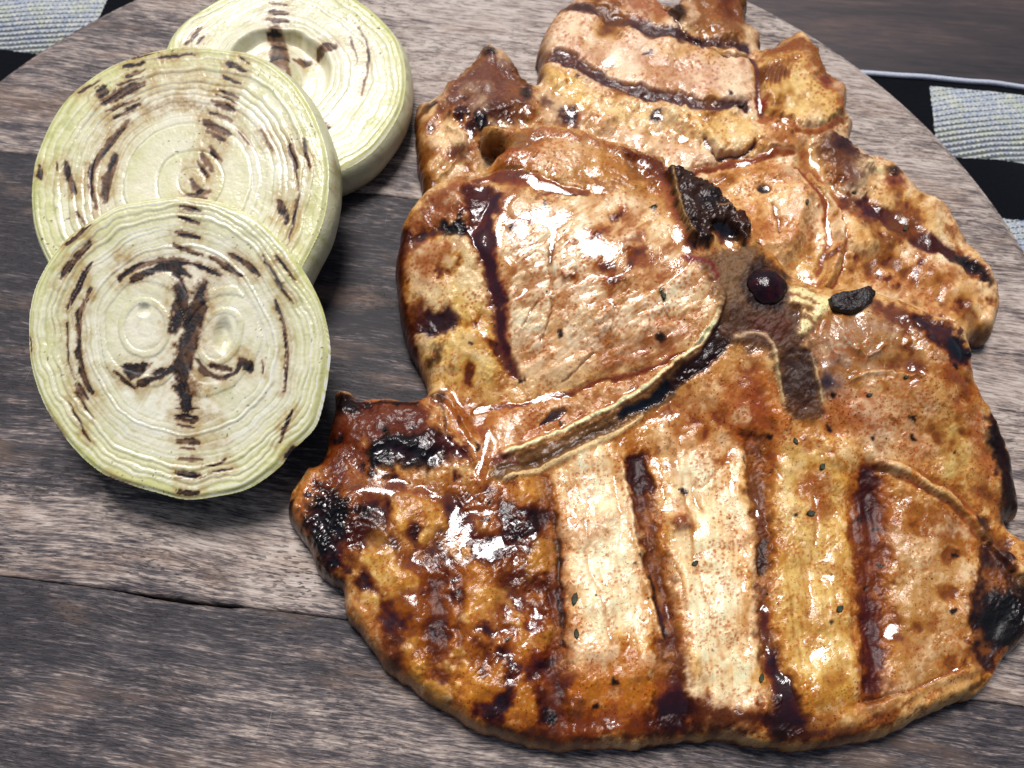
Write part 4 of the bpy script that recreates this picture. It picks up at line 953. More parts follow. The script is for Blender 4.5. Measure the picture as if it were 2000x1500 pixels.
wander(F, 165, w_, gm, 30, ((.10, .45, '#a3602e', .6),), ('#e6ceb0', .5), .5)
# the loin stays the palest muscle
w_, gm = F.mpoly([(1000, 420), (1120, 395), (1250, 400), (1330, 470), (1385, 580), (1330, 650), (1180, 690), (1060, 720), (1010, 690), (995, 560)], 30, 1)
nn = fbm(F.U[w_] / 34, F.V[w_] / 34, 181, 4, .65); a_ = (gm * sstep(-.18, .30, nn) * .72 * sstep(.05, .16, F.C[w_].mean(-1)))[..., None]
F.C[w_] = F.C[w_] * (1 - a_) + hexc('#ecdabb') * a_
for poly_, sd_ in (([(1110, 905), (1200, 885), (1250, 1050), (1285, 1220), (1280, 1290), (1125, 1290), (1112, 1150)], 182), ([(1295, 910), (1400, 890), (1465, 905), (1475, 1100), (1487, 1270), (1505, 1360), (1345, 1360), (1325, 1200)], 183)):
    w_, gm = F.mpoly(poly_, 20, 1); nn = fbm(F.U[w_] / 34, F.V[w_] / 60, sd_, 3, .6); a_ = (gm * sstep(-.4, .3, nn) * .55 * sstep(.08, .2, F.C[w_].mean(-1)))[..., None]
    F.C[w_] = F.C[w_] * (1 - a_) + hexc('#f3e3c4') * a_
# crust texture on charred lobe
f1, f2 = worley(F.U / 9, F.V / 9, 8)
w_, cm = F.mpoly([(560, 960), (620, 940), (700, 980), (700, 1060), (660, 1150), (610, 1110)], 14, 1)
F.H[w_] += cm * (1 - f1[w_]) * .8
w_, cm = F.mpoly([(1300, 330), (1470, 420), (1470, 480), (1340, 480)], 8, 1)
F.H[w_] += cm * (1.1 * fbm(F.U[w_] / 22, F.V[w_] / 22, 3, 4, .6))
w_, cm = F.mpoly(VERT, 8, 1)
wander(F, 171, w_, cm, 24, ((.05, .4, '#3d2216', .6), (.3, .55, '#23110d', .6)), ('#ab8450', .5), .5)
F.H[w_] += cm * (.35 * fbm(F.U[w_] / 9, F.V[w_] / 9, 33, 3, .65))
mottle(F)
# --- bone: rib, body of vertebra, leg
RIB = [(1412, 580), (1400, 622), (1368, 668), (1328, 706), (1288, 740), (1240, 776), (1180, 812), (1110, 846), (1040, 874), (968, 902), (960, 925), (975, 938), (1040, 922), (1110, 892), (1190, 852), (1250, 812), (1300, 786), (1350, 735), (1390, 700), (1430, 665), (1440, 620)]
P(RIB, '#7d5c3a', .97, 5, .5, 3, h=.5, spk=.1, rgh=.3, pool=-1.2, part=1)
L([(1425, 640), (1390, 684), (1345, 728), (1295, 768), (1235, 806)], [46, 36, 26, 18, 10], '#2f1711', .95, 6, .7, 6, h=-.5, rgh=.21, part=1)
L([(1300, 756), (1270, 778), (1215, 812)], 14, '#120a09', .9, 6, 1, 6, rgh=.12, pool=-.1)
L([(1408, 575), (1402, 618), (1370, 662), (1330, 702), (1288, 738), (1240, 772), (1180, 806), (1110, 838), (1040, 866), (985, 888)], [15, 15, 12, 11, 10, 10, 9, 9, 8, 7], '#f6dfb2', .98, 3, .4, 1.5, h=1.1, part=1)
L([(1330, 710), (1260, 770), (1180, 818), (1090, 856), (1010, 886)], 8, '#9a6a3c', .7, 4, .5, h=.4)
L([(1255, 815), (1190, 855), (1110, 892), (1045, 920), (985, 936)], [6, 11, 12, 12, 8], '#dfc594', .95, 3, .4, h=.8, part=1)
L([(975, 912), (1040, 902), (1120, 868), (1200, 828)], 9, '#553a20', .8, 4, .6, h=-.3)
L([(965, 900), (990, 892), (1010, 905)], 14, '#7a4238', .7, 6)
P(VERT, '#7d5630', .97, 6, .8, 5, h=.5, spk=.55, rgh=.58, part=1)
P([(1400, 505), (1440, 480), (1485, 492), (1470, 560), (1440, 620), (1410, 590)], '#80603c', .9, 10, rag=6)
P([(1420, 600), (1520, 590), (1580, 640), (1560, 690), (1500, 680), (1430, 660)], '#5d4030', .7, 14, rag=16)
B(1510, 640, 30, 16, '#6a2d18', .6, 10, rag=10)
P([(1548, 548), (1600, 566), (1632, 576), (1628, 596), (1600, 620), (1575, 650), (1556, 656), (1566, 606), (1540, 585)], '#eed9a4', .97, 5, .6, 4, h=.9, part=1, rgh=.28)
for a, b in (((1552, 570), (1600, 584)), ((1556, 596), (1590, 600)), ((1565, 612), (1590, 628))): L([a, b], 8, '#6a3d1e', .6, 5, 1.2, 6)
L([(1512, 690), (1520, 740), (1534, 790)], 7, '#cbbd92', .8, 3, .5, h=.5, part=1); L([(1588, 690), (1596, 740), (1604, 785)], 7, '#d3c294', .85, 3, .5, h=.6, part=1)
P([(1528, 700), (1580, 695), (1592, 780), (1570, 806), (1545, 790)], '#493128', .85, 8, rag=8, h=-.5)
B(1560, 790, 26, 16, '#6b3b16', .8, 8, rag=6)
L([(1440, 655), (1470, 648), (1500, 660), (1510, 690)], 9, '#d9c4a0', .8, 4, .7, h=.4)
# bone block standing up at the top
BLK = [(1306, 342), (1320, 330), (1365, 345), (1380, 355), (1425, 400), (1462, 425), (1470, 445), (1450, 470), (1420, 468), (1400, 450), (1385, 480), (1345, 474), (1322, 430)]
P(BLK, '#43281a', .98, 4, .7, 4, h=3.6, spk=.3, rgh=.28, part=1)
L([(1312, 345), (1320, 390), (1334, 440), (1350, 470)], 7, '#a88958', .9, 3, .4, h=.6, part=1); L([(1352, 440), (1368, 470), (1385, 478)], 10, '#2a130b', .8, 4)
L([(1400, 408), (1428, 412), (1445, 420)], 5, '#b99a6c', .8, 3)
B(1418, 455, 26, 10, '#140b08', .95, 6, .3, h=-3.4); B(1425, 466, 16, 6, '#9a7a66', .8, 4, h=-.6)
B(1380, 395, 18, 12, '#150b09', .8, 8, rag=8); B(1440, 430, 14, 9, '#5a2a0c', .8, 6)
L([(1340, 505), (1385, 520), (1395, 545)], 8, '#8a2634', .7, 5, pool=.2)
B(1497, 556, 46, 44, '#1c0a0a', .9, 10, h=-.8)
# rim colours: pale cut side along the lower edge, browner elsewhere
low = sstep(1180, 1300, F.V) * sstep(640, 900, F.U)
rim(F, '#c49a62', -1, 1.9, .9, low); rim(F, '#6d3a1a', -.5, 2.2, .6, 1 - low)
k_ = (sstep(1.7, 2.1, F.D * 1000 + .5 * F.rag) * (1 - sstep(2.4, 3.2, F.D * 1000 + .5 * F.rag)) * low * sstep(-.2, .3, F.rag))[..., None] * .7
F.C[:] = F.C * (1 - k_) + hexc('#4a1e0a') * k_
for _ in range(70):
    u, v = rng.uniform(680, 1900), rng.uniform(380, 1420)
    B(u, v, rng.uniform(2, 4.5), rng.uniform(2, 4), '#1d120c', .85, 2)
micro(F, 1.0)
F.finish('pork_chop', .0115, .0038, 'glossy sauced pork chop with dark grill stripes and long rib bone, lying on top', 'pork chop', 'grilled pork chops on the board', ['meat', 'bone'])

# ================================================================== grilled onion slices
M_ONION = mat_onion()
M_SKIN = M_ONION

class Slice:
    def __init__(s, outline, near_px, near_z, tilt, az, thick, cen, seed, cell=.00030):
        s.seed = seed; s.thick = thick
        tz = math.tan(math.radians(tilt)); s.dir = (math.sin(math.radians(az)), math.cos(math.radians(az)))
        x0, y0 = unproj(near_px[0], near_px[1], near_z)
        def on_plane(u, v):
            z = np.full(np.shape(u), near_z, float)
            for _ in range(30):
                x, y = unproj(u, v, z); z = .5 * z + .5 * (near_z + tz * ((x - x0) * s.dir[0] + (y - y0) * s.dir[1]))
            return np.stack([x, y, z], -1)
        O = catmull(outline, 6)
        W = on_plane(O[:, 0], O[:, 1])
        c = W.mean(0)
        s.n = np.array([-tz * s.dir[0], -tz * s.dir[1], 1.0]); s.n /= np.linalg.norm(s.n)
        s.e1 = np.cross([0, 1, 0], s.n); s.e1 /= np.linalg.norm(s.e1); s.e2 = np.cross(s.n, s.e1)
        s.c = c
        rel = W - c; s.oa, s.ob = rel @ s.e1, rel @ s.e2
        a0, a1, b0, b1 = s.oa.min() - .002, s.oa.max() + .002, s.ob.min() - .002, s.ob.max() + .002
        s.cell = cell
        s.A, s.B = np.meshgrid(np.arange(a0, a1, cell), np.arange(b0, b1, cell))
        P = c + s.A[..., None] * s.e1 + s.B[..., None] * s.e2
        s.U, s.V = proj(P[..., 0], P[..., 1], P[..., 2])
        s.out = np.stack([s.oa, s.ob], -1)
        s.D = poly_sd(s.A, s.B, s.out)
        cp = on_plane(np.array(cen[0], float), np.array(cen[1], float)) - c
        s.ca, s.cb = float(cp @ s.e1), float(cp @ s.e2)
        # radius as fraction of the outline, ring centre drifting to the bulb's heart
        th = np.arctan2(s.ob, s.oa); order = np.argsort(th)
        s.thO, s.rO = th[order], np.hypot(s.oa, s.ob)[order]
        rho = np.zeros(s.A.shape)
        wob = 1 + .060 * fbm(s.A * 42, s.B * 42, seed, 3) + .020 * fbm(s.A * 260, s.B * 260, seed + 1, 2)
        for _ in range(6):
            k = np.clip(1 - rho, 0, 1)
            pa, pb = s.A - s.ca * k, s.B - s.cb * k
            t = np.arctan2(pb, pa)
            rr = np.interp(t, np.concatenate([s.thO - 2 * math.pi, s.thO, s.thO + 2 * math.pi]), np.tile(s.rO, 3))
            rho = .5 * rho + .5 * np.hypot(pa, pb) / rr
        s.rho = rho * wob ** sstep(1.0, .9, rho); s.t = t
        s.H = np.zeros(s.A.shape); s.char = np.zeros(s.A.shape); s.soot = np.zeros(s.A.shape)
        s.nf = fbm(s.U / 6, s.V / 6, seed + 5, 3, .6); s.nm = fbm(s.U / 24, s.V / 24, seed + 6, 3, .6)
    def stroke(s, pts, width, op=1.0, soft=None, soot=.35):
        P = np.asarray(pts, float); m = width + 30
        k = (s.U > P[:, 0].min() - m) & (s.U < P[:, 0].max() + m) & (s.V > P[:, 1].min() - m) & (s.V < P[:, 1].max() + m)
        if not k.any(): return
        r = np.where(k.any(1))[0]; c = np.where(k.any(0))[0]; w = (slice(r[0], r[-1] + 1), slice(c[0], c[-1] + 1))
        Q = catmull(P, 4, False) if len(P) > 2 else P
        U = s.U[w] + 4.0 * s.nm[w] + 1.0 * s.nf[w]; V = s.V[w] + 4.0 * np.roll(s.nm, 37, 0)[w] + 1.0 * np.roll(s.nf, 23, 1)[w]
        d, t = seg_dist(U, V, Q, par=True)
        wd = width / 2 * (.45 + .55 * np.sin(np.clip(t, 0.04, .96) * math.pi) ** .5)
        so = soft or max(2.6, width * .24)
        s.char[w] = np.maximum(s.char[w], op * sstep(-so, so, wd - d + width * .10 * s.nf[w] + width * .22 * s.nm[w]))
        s.soot[w] = np.maximum(s.soot[w], soot * sstep(-width * .8 - 14, width * .25, wd - d + width * .4 * s.nm[w] + 5 * s.nm[w]))
    def patch(s, pts, op=1.0, soft=5, soot=.4):
        Q = np.asarray(pts, float)
        d = poly_sd(s.U + 4 * s.nm, s.V + 3 * s.nf, Q)
        s.char = np.maximum(s.char, op * sstep(-soft, soft, d + 4 * s.nf)); s.soot = np.maximum(s.soot, soot * sstep(-14, 8, d))
    def finish(s, name, label, bounds, F=None, lobes=None, bulge=1.0, group='grilled onion slices on the board', hollow=None):
        rho = s.rho if F is None else F
        nb = len(bounds)
        ring = np.zeros(s.A.shape, int)
        for b in bounds: ring += rho > b
        edges = np.array([0.0] + list(bounds) + [1.0])
        lo, hi = edges[ring], edges[np.minimum(ring + 1, nb + 1)]
        wdt = np.maximum(hi - lo, 1e-4); t = np.clip((rho - lo) / wdt, 0, 1)
        rnd = np.random.default_rng(s.seed)
        offs = rnd.uniform(-.16, .16, nb + 2); tn = rnd.uniform(0, 1, nb + 2)
        ang = s.t
        dome = 1 - (2 * t - 1) ** 2
        inn = 1.0 if lobes is None else np.where(rho < bounds[lobes[0]], .35, 1.0)
        px = wdt * 35.0                                     # ring width in mm, roughly
        dist_mm = np.minimum(t, 1 - t) * px
        groove = 1 - sstep(0, .38, dist_mm)
        # thin membranes: white lines, here and there lifted off
        mem = np.exp(-((t * px - .30) / .13) ** 2) * sstep(-.35, .4, fbm(ang * 2.2 + 9 * ring, rho * 3, s.seed + 8, 2))
        line2 = np.exp(-(((1 - t) * px - .55) / .15) ** 2) * sstep(-.2, .5, fbm(ang * 1.7 - 5 * ring, rho * 3, s.seed + 9, 2))
        H = offs[ring] * sstep(0, .5, dist_mm) + .09 * dome * np.minimum(px / 2.4, 1) - .07 * groove * inn + .06 * mem * inn + .03 * line2 * inn
        H += .22 * fbm(s.A * 130, s.B * 130, s.seed + 3, 3) + .05 * fbm(ang * 46, rho * 40, s.seed + 4, 2) - .07 * s.char
        if hollow is not None: H += hollow
        # edge
        eg = sstep(0, .0013, s.D)
        H = H * eg - .7 * (1 - eg)
        # colours
        C = np.zeros(s.A.shape + (3,))
        c0, c1, c2, c3 = hexc('#f0eedb'), hexc('#d3d5a6'), hexc('#fffdf2'), hexc('#cfd27a')
        m = np.clip((.15 + .55 * tn[ring]) * (.35 + .9 * t) + .35 * s.nm + .25 * fbm(s.U / 70, s.V / 70, s.seed + 15, 2), 0, .85)[..., None]; C[:] = c0 * (1 - m) + c1 * m
        m = (sstep(.62, 1.0, rho) * .55)[..., None]; C = C * (1 - m) + hexc('#dddf9e') * m
        m = (sstep(.90, 1.0, rho) * .7)[..., None]; C = C * (1 - m) + c3 * m
        m = np.clip((.95 * mem + .7 * line2) * inn, 0, .95)[..., None]; C = C * (1 - m) + c2 * m
        m = (groove * .42 * inn * sstep(-.5, .4, s.nm))[..., None]; C = C * (1 - m) + hexc('#a9ac68') * m
        st = sstep(.25, .7, fbm(ang * 60, rho * 9, s.seed + 13, 2)) * .22
        C = C * (1 - st[..., None]) + hexc('#f2f2e6') * st[..., None]
        gv = sstep(.45, .62, fbm(s.A * 300, s.B * 300, s.seed + 14, 2)) * sstep(.6, .95, rho) * .35
        C = C * (1 - gv[..., None]) + hexc('#9cab52') * gv[..., None]
        # char follows the rings: ridges catch, grooves keep a pale gap
        ch = np.clip(s.char * (1.0 - .55 * mem) , 0, 1)
        sm = np.clip(s.soot * 1.5 * (.6 + .5 * s.nf + .5 * s.nm), 0, .85)[..., None]; C = C * (1 - sm) + hexc('#b08a4e') * sm
        mb = .82 * sstep(.10, .62, ch + .10 * s.nf)[..., None]; C = C * (1 - mb) + hexc('#6f3c14') * mb
        md = sstep(.52, .92, ch * np.where(np.asarray(inn) < .9, 1.05, .66 + .60 * (1 - sstep(.15, .75, dist_mm))) + .16 * s.nf + .30 * s.nm)[..., None]; C = C * (1 - md) + hexc('#140703') * md
        mg = sstep(.9, 1.25, ch + .5 * np.roll(s.nm, 50, 0))[..., None] * .5; C = C * (1 - mg) + hexc('#7a5230') * mg
        dots = sstep(.86, .90, vnoise(s.U / 5, s.V / 5, s.seed + 30)) * sstep(.2, .6, vnoise(s.U / 60, s.V / 60, s.seed + 31)) * .8
        C = C * (1 - dots[..., None]) + hexc('#2b2114') * dots[..., None]
        rough = .19 + .08 * s.nm + .35 * ch - .06 * mem
        keep = s.D > -s.cell * .75
        gy_, gx_ = np.gradient(s.D, s.cell); gl = np.hypot(gx_, gy_) + 1e-9
        mv = keep & (s.D < 0)
        A = np.where(mv, s.A - s.D * gx_ / gl, s.A); Bq = np.where(mv, s.B - s.D * gy_ / gl, s.B)
        root = empty(name, tuple(float(q) for q in s.c)); tag(root, label, 'onion', group)
        P = A[..., None] * s.e1 + Bq[..., None] * s.e2 + (H / 1000)[..., None] * s.n
        hy_, hx_ = np.gradient(H / 1000, s.cell)
        N = -hx_[..., None] * s.e1 - hy_[..., None] * s.e2 + s.n; N /= np.linalg.norm(N, axis=-1, keepdims=True)
        i = np.arange(s.A.size).reshape(s.A.shape)
        ok = keep[:-1, :-1] & keep[:-1, 1:] & keep[1:, 1:] & keep[1:, :-1]
        quads = np.stack([i[:-1, :-1], i[:-1, 1:], i[1:, 1:], i[1:, :-1]], -1)[ok]
        lab = ring if lobes is None else np.where(rho < bounds[lobes[0]], ring + 100 * lobes[1], ring)
        pf = lab[:-1, :-1][ok]
        P = P.reshape(-1, 3); C = np.clip(C.reshape(-1, 3) * np.array([1.05, 1.02, .95]), .003, .92); N = N.reshape(-1, 3); rg = np.clip(rough, .1, .8).ravel()
        for r in np.unique(pf)[::-1]:
            q = quads[pf == r]
            if len(q) < 60: continue
            used, inv = np.unique(q, return_inverse=True); inv = inv.reshape(-1, 4)
            # close the ring downward so that it is a solid band
            ed = np.concatenate([inv[:, [0, 1]], inv[:, [1, 2]], inv[:, [2, 3]], inv[:, [3, 0]]])
            key = np.sort(ed, 1); code = key[:, 0].astype(np.int64) * 4000000 + key[:, 1]
            _, first, cnt = np.unique(code, return_index=True, return_counts=True)
            be = ed[first[cnt == 1]]
            Vt = P[used]; bv, bi = np.unique(be, return_inverse=True); bi = bi.reshape(-1, 2)
            Vb = Vt[bv] - s.n * min(.003, s.thick * .4)
            nv = len(Vt)
            sk = np.stack([be[:, 1], be[:, 0], bi[:, 0] + nv, bi[:, 1] + nv], -1)
            mesh_obj('ring', np.concatenate([Vt, Vb]), np.concatenate([inv, sk]), M_ONION, root, cols=np.concatenate([C[used], C[used][bv]]),
                     attrs={'rough': np.concatenate([rg[used], rg[used][bv]])}, normals=np.concatenate([N[used], N[used][bv]]))
        # outer flank of the slice
        nO = 360; Ol = catmull(s.out[::6], 8); n = len(Ol)
        cen = Ol.mean(0); dirv = Ol - cen; dirv /= np.linalg.norm(dirv, axis=1, keepdims=True)
        prof = [(-.0003, -.0006), (.0004, -.0014), (.0013, -.0035), (.0018, -.006), (.0016, -.0085), (.0006, -s.thick * .88), (-.0012, -s.thick), (-.02, -s.thick)]
        VV = []; CC = []
        th = np.arctan2(dirv[:, 1], dirv[:, 0])
        for j, (o, z) in enumerate(prof):
            wv = .0004 * fbm(th * 3, np.full(n, j * .8), s.seed + 40, 2)
            a = Ol + dirv * ((o if o < 0 else o * bulge) - (.0005 * j if bulge < 0 else 0) + wv)[:, None]
            VV.append(a[:, :1] * s.e1 + a[:, 1:] * s.e2 + z * s.n)
            f = np.clip(j / 6, 0, 1)
            vein = sstep(.3, .6, fbm(th * 26, np.full(n, j * .15), s.seed + 41, 2))[:, None] * .5
            cc = hexc('#e0e0bb') * (1 - f * .4) + hexc('#cacb8c') * f * .4
            cc = cc * (1 - vein) + hexc('#a9b060') * vein
            br = sstep(.25, .6, fbm(th * 7, np.full(n, j * .5), s.seed + 42, 3))[:, None] * .45 * (j < 3)
            CC.append(cc * (1 - br) + hexc('#7d4d20') * br)
        F_ = []
        for j in range(len(prof) - 1):
            a = np.arange(n); b = (a + 1) % n
            F_.append(np.stack([j * n + b, j * n + a, (j + 1) * n + a, (j + 1) * n + b], -1))
        mesh_obj('outer_layer', np.concatenate(VV), np.concatenate(F_), M_ONION, root, cols=np.concatenate(CC), attrs={'rough': np.full(n * len(prof), .32)})
        return root

S3 = Slice([(792, 140), (786, 200), (762, 250), (722, 298), (660, 334), (600, 342), (530, 332), (430, 285), (352, 215), (322, 145), (328, 84), (360, 40), (420, 0), (480, -32), (560, -46), (640, -34), (712, 8), (752, 44), (780, 84)],
           (600, 342), .0125, 3, 0, .0125, (545, 140), 301)
for p, w in (([(525, 5), (560, 8)], 6), ([(525, 20), (560, 27)], 13), ([(520, 38), (562, 42)], 11), ([(536, 58), (542, 90), (545, 120), (530, 150)], 34), ([(512, 128), (545, 132)], 13), ([(572, 105), (598, 100)], 18), ([(622, 96), (655, 92)], 16),
             ([(365, 86), (392, 55)], 9), ([(382, 88), (398, 72)], 6), ([(700, 52), (720, 98), (716, 140), (706, 186)], 5), ([(682, 68), (698, 120)], 5), ([(560, 130), (555, 160)], 14)): S3.stroke(p, w)
S3.stroke([(542, 0), (540, 60), (545, 150)], 36, .0, 10, .35)
S3.patch([(622, 240), (642, 238), (644, 252), (630, 258)])
hol = -4.6 * sstep(.43, .35, S3.rho) + 3.8 * sstep(1.05, .45, np.hypot((S3.U - 512) / 84, (S3.V - 118) / 72))
S3.finish('onion_slice', 'grilled onion slice with sunken centre, lying flat under the tilted slices', [.16, .28, .40, .46, .50, .565, .61, .66, .72, .77, .825, .875, .93, .97], hollow=hol)

S2 = Slice([(60, 360), (60, 400), (68, 450), (90, 505), (135, 575), (220, 638), (340, 660), (455, 640), (550, 575), (606, 485), (632, 420), (640, 355), (638, 304), (622, 248), (597, 195), (560, 148), (502, 108), (440, 95), (368, 89), (304, 97), (240, 116), (192, 140), (148, 172), (112, 212), (82, 270), (66, 316)],
           (340, 660), .0128, 14, 20, .0120, (378, 352), 302)
for p, w in (([(242, 130), (282, 122)], 7), ([(256, 112), (300, 102)], 6), ([(248, 148), (282, 135)], 8), ([(228, 168), (278, 150)], 6), ([(205, 198), (245, 180), (278, 165)], 22), ([(208, 218), (272, 195)], 7), ([(225, 230), (272, 205)], 13), ([(155, 182), (192, 158)], 6),
             ([(250, 235), (225, 268), (200, 300), (182, 325), (178, 360), (188, 405)], 13), ([(226, 305), (212, 345), (204, 395)], 17), ([(110, 315), (112, 335)], 5), ([(128, 318), (134, 345), (146, 375)], 15), ([(78, 326), (78, 352)], 12),
             ([(445, 122), (480, 140)], 10), ([(438, 148), (470, 164)], 7), ([(430, 176), (464, 190)], 8), ([(425, 186), (466, 203)], 5), ([(413, 200), (456, 216)], 15), ([(413, 222), (452, 235)], 9), ([(402, 240), (448, 262)], 17), ([(405, 258), (440, 275)], 11), ([(412, 288), (432, 316)], 9),
             ([(395, 302), (415, 335)], 13), ([(386, 316), (408, 346)], 9), ([(375, 352), (388, 374), (408, 376)], 15), ([(366, 380), (402, 390)], 11), ([(508, 252), (532, 292)], 6), ([(465, 255), (488, 285)], 5), ([(568, 285), (580, 330)], 13), ([(592, 270), (606, 328)], 8),
             ([(565, 300), (582, 360), (576, 430), (560, 478)], 5), ([(548, 395), (560, 432)], 17), ([(150, 415), (165, 440)], 6), ([(310, 112), (380, 105)], 6), ([(470, 112), (486, 122)], 5)): S2.stroke(p, w, soot=.55)
S2.stroke([(285, 108), (245, 190), (215, 270), (192, 340), (200, 400)], 40, .0, 10, .42); S2.stroke([(468, 116), (440, 200), (422, 270), (392, 340), (386, 390)], 34, .0, 10, .42); S2.stroke([(560, 260), (580, 340), (562, 450)], 26, .0, 10, .32); S2.stroke([(78, 336), (145, 350)], 26, 0, 8, .25)
S2.patch([(186, 172), (205, 166), (214, 182), (198, 194), (186, 188)])
S2.stroke([(290, 180), (350, 165), (420, 185)], 60, .12, 20, .45); S2.stroke([(285, 215), (350, 200), (410, 215)], 22, .3, 8, .5)
S2.finish('onion_slice', 'grilled onion slice leaning on another, between the upper and lowest onion slices', [.09, .22, .42, .48, .525, .575, .63, .67, .72, .77, .81, .85, .90, .945, .975])

S1 = Slice([(54, 627), (56, 697), (69, 753), (93, 809), (126, 857), (165, 900), (208, 931), (260, 950), (303, 962), (360, 976), (416, 970), (477, 955), (537, 914), (563, 880), (606, 838), (624, 792), (637, 718), (639, 671), (628, 610), (607, 558), (576, 506), (537, 458), (490, 419), (433, 395), (364, 383), (295, 387), (225, 402), (173, 432), (130, 463), (95, 506), (69, 554), (58, 593)],
           (360, 976), .0125, 20, 0, .0115, (350, 655), 303)
for p, w in (([(350, 402), (390, 410)], 11), ([(348, 426), (388, 434)], 11), ([(343, 453), (388, 463)], 13), ([(338, 480), (394, 499)], 11), ([(232, 546), (262, 522), (300, 512), (345, 510), (385, 518), (430, 537)], 14), ([(262, 546), (300, 526), (340, 523), (370, 540)], 18),
             ([(410, 503), (440, 520), (472, 540)], 12), ([(448, 498), (480, 512), (506, 537)], 11), ([(345, 535), (356, 580), (348, 615), (338, 645)], 30), ([(392, 555), (384, 600), (372, 650), (358, 700), (352, 745), (362, 790)], 42),
             ([(275, 748), (310, 730), (350, 718)], 20), ([(222, 726), (264, 758)], 8), ([(386, 704), (400, 726), (430, 738), (460, 728), (472, 704)], 13), ([(414, 714), (448, 722)], 18), ([(478, 705), (490, 722)], 22),
             ([(343, 795), (388, 797)], 5), ([(346, 815), (384, 817)], 15), ([(348, 832), (380, 834)], 6), ([(347, 862), (386, 864)], 15), ([(350, 876), (380, 877)], 5), ([(350, 896), (392, 898)], 13), ([(395, 910), (420, 908), (440, 898)], 7), ([(350, 926), (388, 930)], 17), ([(354, 960), (386, 962)], 13), ([(388, 932), (455, 915)], 5),
             ([(118, 545), (145, 510), (175, 475)], 15), ([(132, 600), (150, 568), (178, 512)], 10), ([(178, 565), (160, 600), (152, 640), (155, 700), (165, 740), (180, 768)], 13), ([(132, 630), (130, 680), (137, 720), (150, 748)], 5), ([(148, 748), (168, 778)], 14), ([(133, 783), (155, 822), (176, 862)], 5), ([(150, 765), (182, 822)], 5),
             ([(540, 500), (560, 525), (576, 548)], 7), ([(512, 497), (545, 550), (572, 592)], 6), ([(538, 586), (555, 640), (560, 700), (554, 762)], 8), ([(571, 803), (545, 862)], 8), ([(510, 703), (513, 728)], 5), ([(205, 930), (264, 953)], 7), ([(130, 480), (175, 440)], 9), ([(56, 660), (60, 690)], 6), ([(90, 806), (124, 855)], 7), ([(545, 912), (572, 870)], 6)): S1.stroke(p, w, soot=.5)
S1.stroke([(368, 392), (366, 470), (352, 560), (366, 700), (364, 860), (368, 966)], 34, .0, 10, .30); S1.stroke([(170, 470), (150, 600), (150, 700), (180, 800)], 30, .0, 10, .28); S1.stroke([(545, 520), (556, 640), (556, 760)], 16, .0, 10, .22); S1.stroke([(240, 720), (360, 735), (480, 715)], 24, .2, 10, .35)
S1.patch([(230, 711), (294, 709), (276, 735), (258, 744), (244, 732)])
S1.stroke([(360, 745), (372, 778)], 56, .5, 16, .6); S1.stroke([(380, 815), (420, 812)], 16, .25, 6, .5); S1.stroke([(385, 864), (440, 858)], 12, .2, 6, .4); S1.stroke([(225, 520), (260, 505)], 18, .3, 8, .5)
dL = np.hypot((S1.U - 283) / 100, (S1.V - 640) / 118); rx = S1.U - 428 + .22 * (S1.V - 660)
dR = np.hypot(rx / 88, (S1.V - 655) / 120 * (1 + .25 * sstep(0, -120, S1.V - 655)))
wv_ = 1 + .06 * fbm(S1.U / 40, S1.V / 40, 77, 2)
dmin = np.minimum(dL, dR) * wv_
outer = .5 + .5 * (S1.rho - .50) / .50
FF = np.where(dmin < 1, .5 * dmin, np.maximum(outer, .505))
FF = np.where((dmin < 1) & (outer > .53), outer, FF)
hol = -1.6 * sstep(22, 4, np.hypot(S1.U - 436, (S1.V - 655) * .5)) - 1.0 * sstep(16, 3, np.hypot(S1.U - 282, S1.V - 606))
S1.finish('onion_slice', 'round grilled onion slice with two hearts, propped on the slice behind it', [.08, .19, .26, .39, .50, .555, .60, .63, .68, .72, .75, .80, .835, .87, .91, .945, .975], F=FF, bulge=-.4, lobes=(4, np.where(dL < dR, 1, 2)), hollow=hol)


# ---------------------------------------------------------------- small pieces on the chops
def lump_mesh(nu, nv, fn):
    V = []; Fq = []
    for i in range(nv + 1):
        for j in range(nu):
            th, ph = math.pi * i / nv, 2 * math.pi * j / nu
            V.append(fn(math.sin(th) * math.cos(ph), math.sin(th) * math.sin(ph), math.cos(th)))
    for i in range(nv):
        for j in range(nu): Fq.append((i * nu + j, (i + 1) * nu + j, (i + 1) * nu + (j + 1) % nu, i * nu + (j + 1) % nu))
    return np.array(V), np.array(Fq)
def mat_gloss(name, c0, c1, rough, scale, bump):
    k = NT(name); co = k.n('TexCoord').outputs['Object']; n = k.noise(co, scale, 4, .6)
    k.l(k.mix(k.ramp(n, .3, .7), hexc(c0), hexc(c1)), k.b.inputs['Base Color']); k.b.inputs['Roughness'].default_value = rough
    k.l(k.bump(n, bump, .0008), k.b.inputs['Normal']); return k.m
M_MARROW = mat_gloss('dark_red_marrow', '#0c0304', '#34080d', .08, 420, .5)
M_TIP = mat_gloss('burnt_bone', '#0c0a0a', '#2d1611', .38, 700, .8)
# marrow bead in the bone's hollow
mx, my, mz = F.z_at(1497., 560.)
mp = .000118
V, Q = lump_mesh(40, 24, lambda a, b, c: (a * 45 * mp * (1 + .06 * math.sin(3 * b + 1) + .05 * math.sin(5 * c + 2 * a)), b * 46 * mp * (1 + .10 * max(0, b) * math.cos(2.2 * a)), c * 30 * mp * (1 + .08 * math.sin(4 * a + 2) * math.cos(3 * b))))
o = mesh_obj('marrow', V + np.array([mx - F.cx, my - F.cy, mz - .0006]), Q, M_MARROW, F.root); o['label'] = 'dark red glossy bead of marrow in the bone'
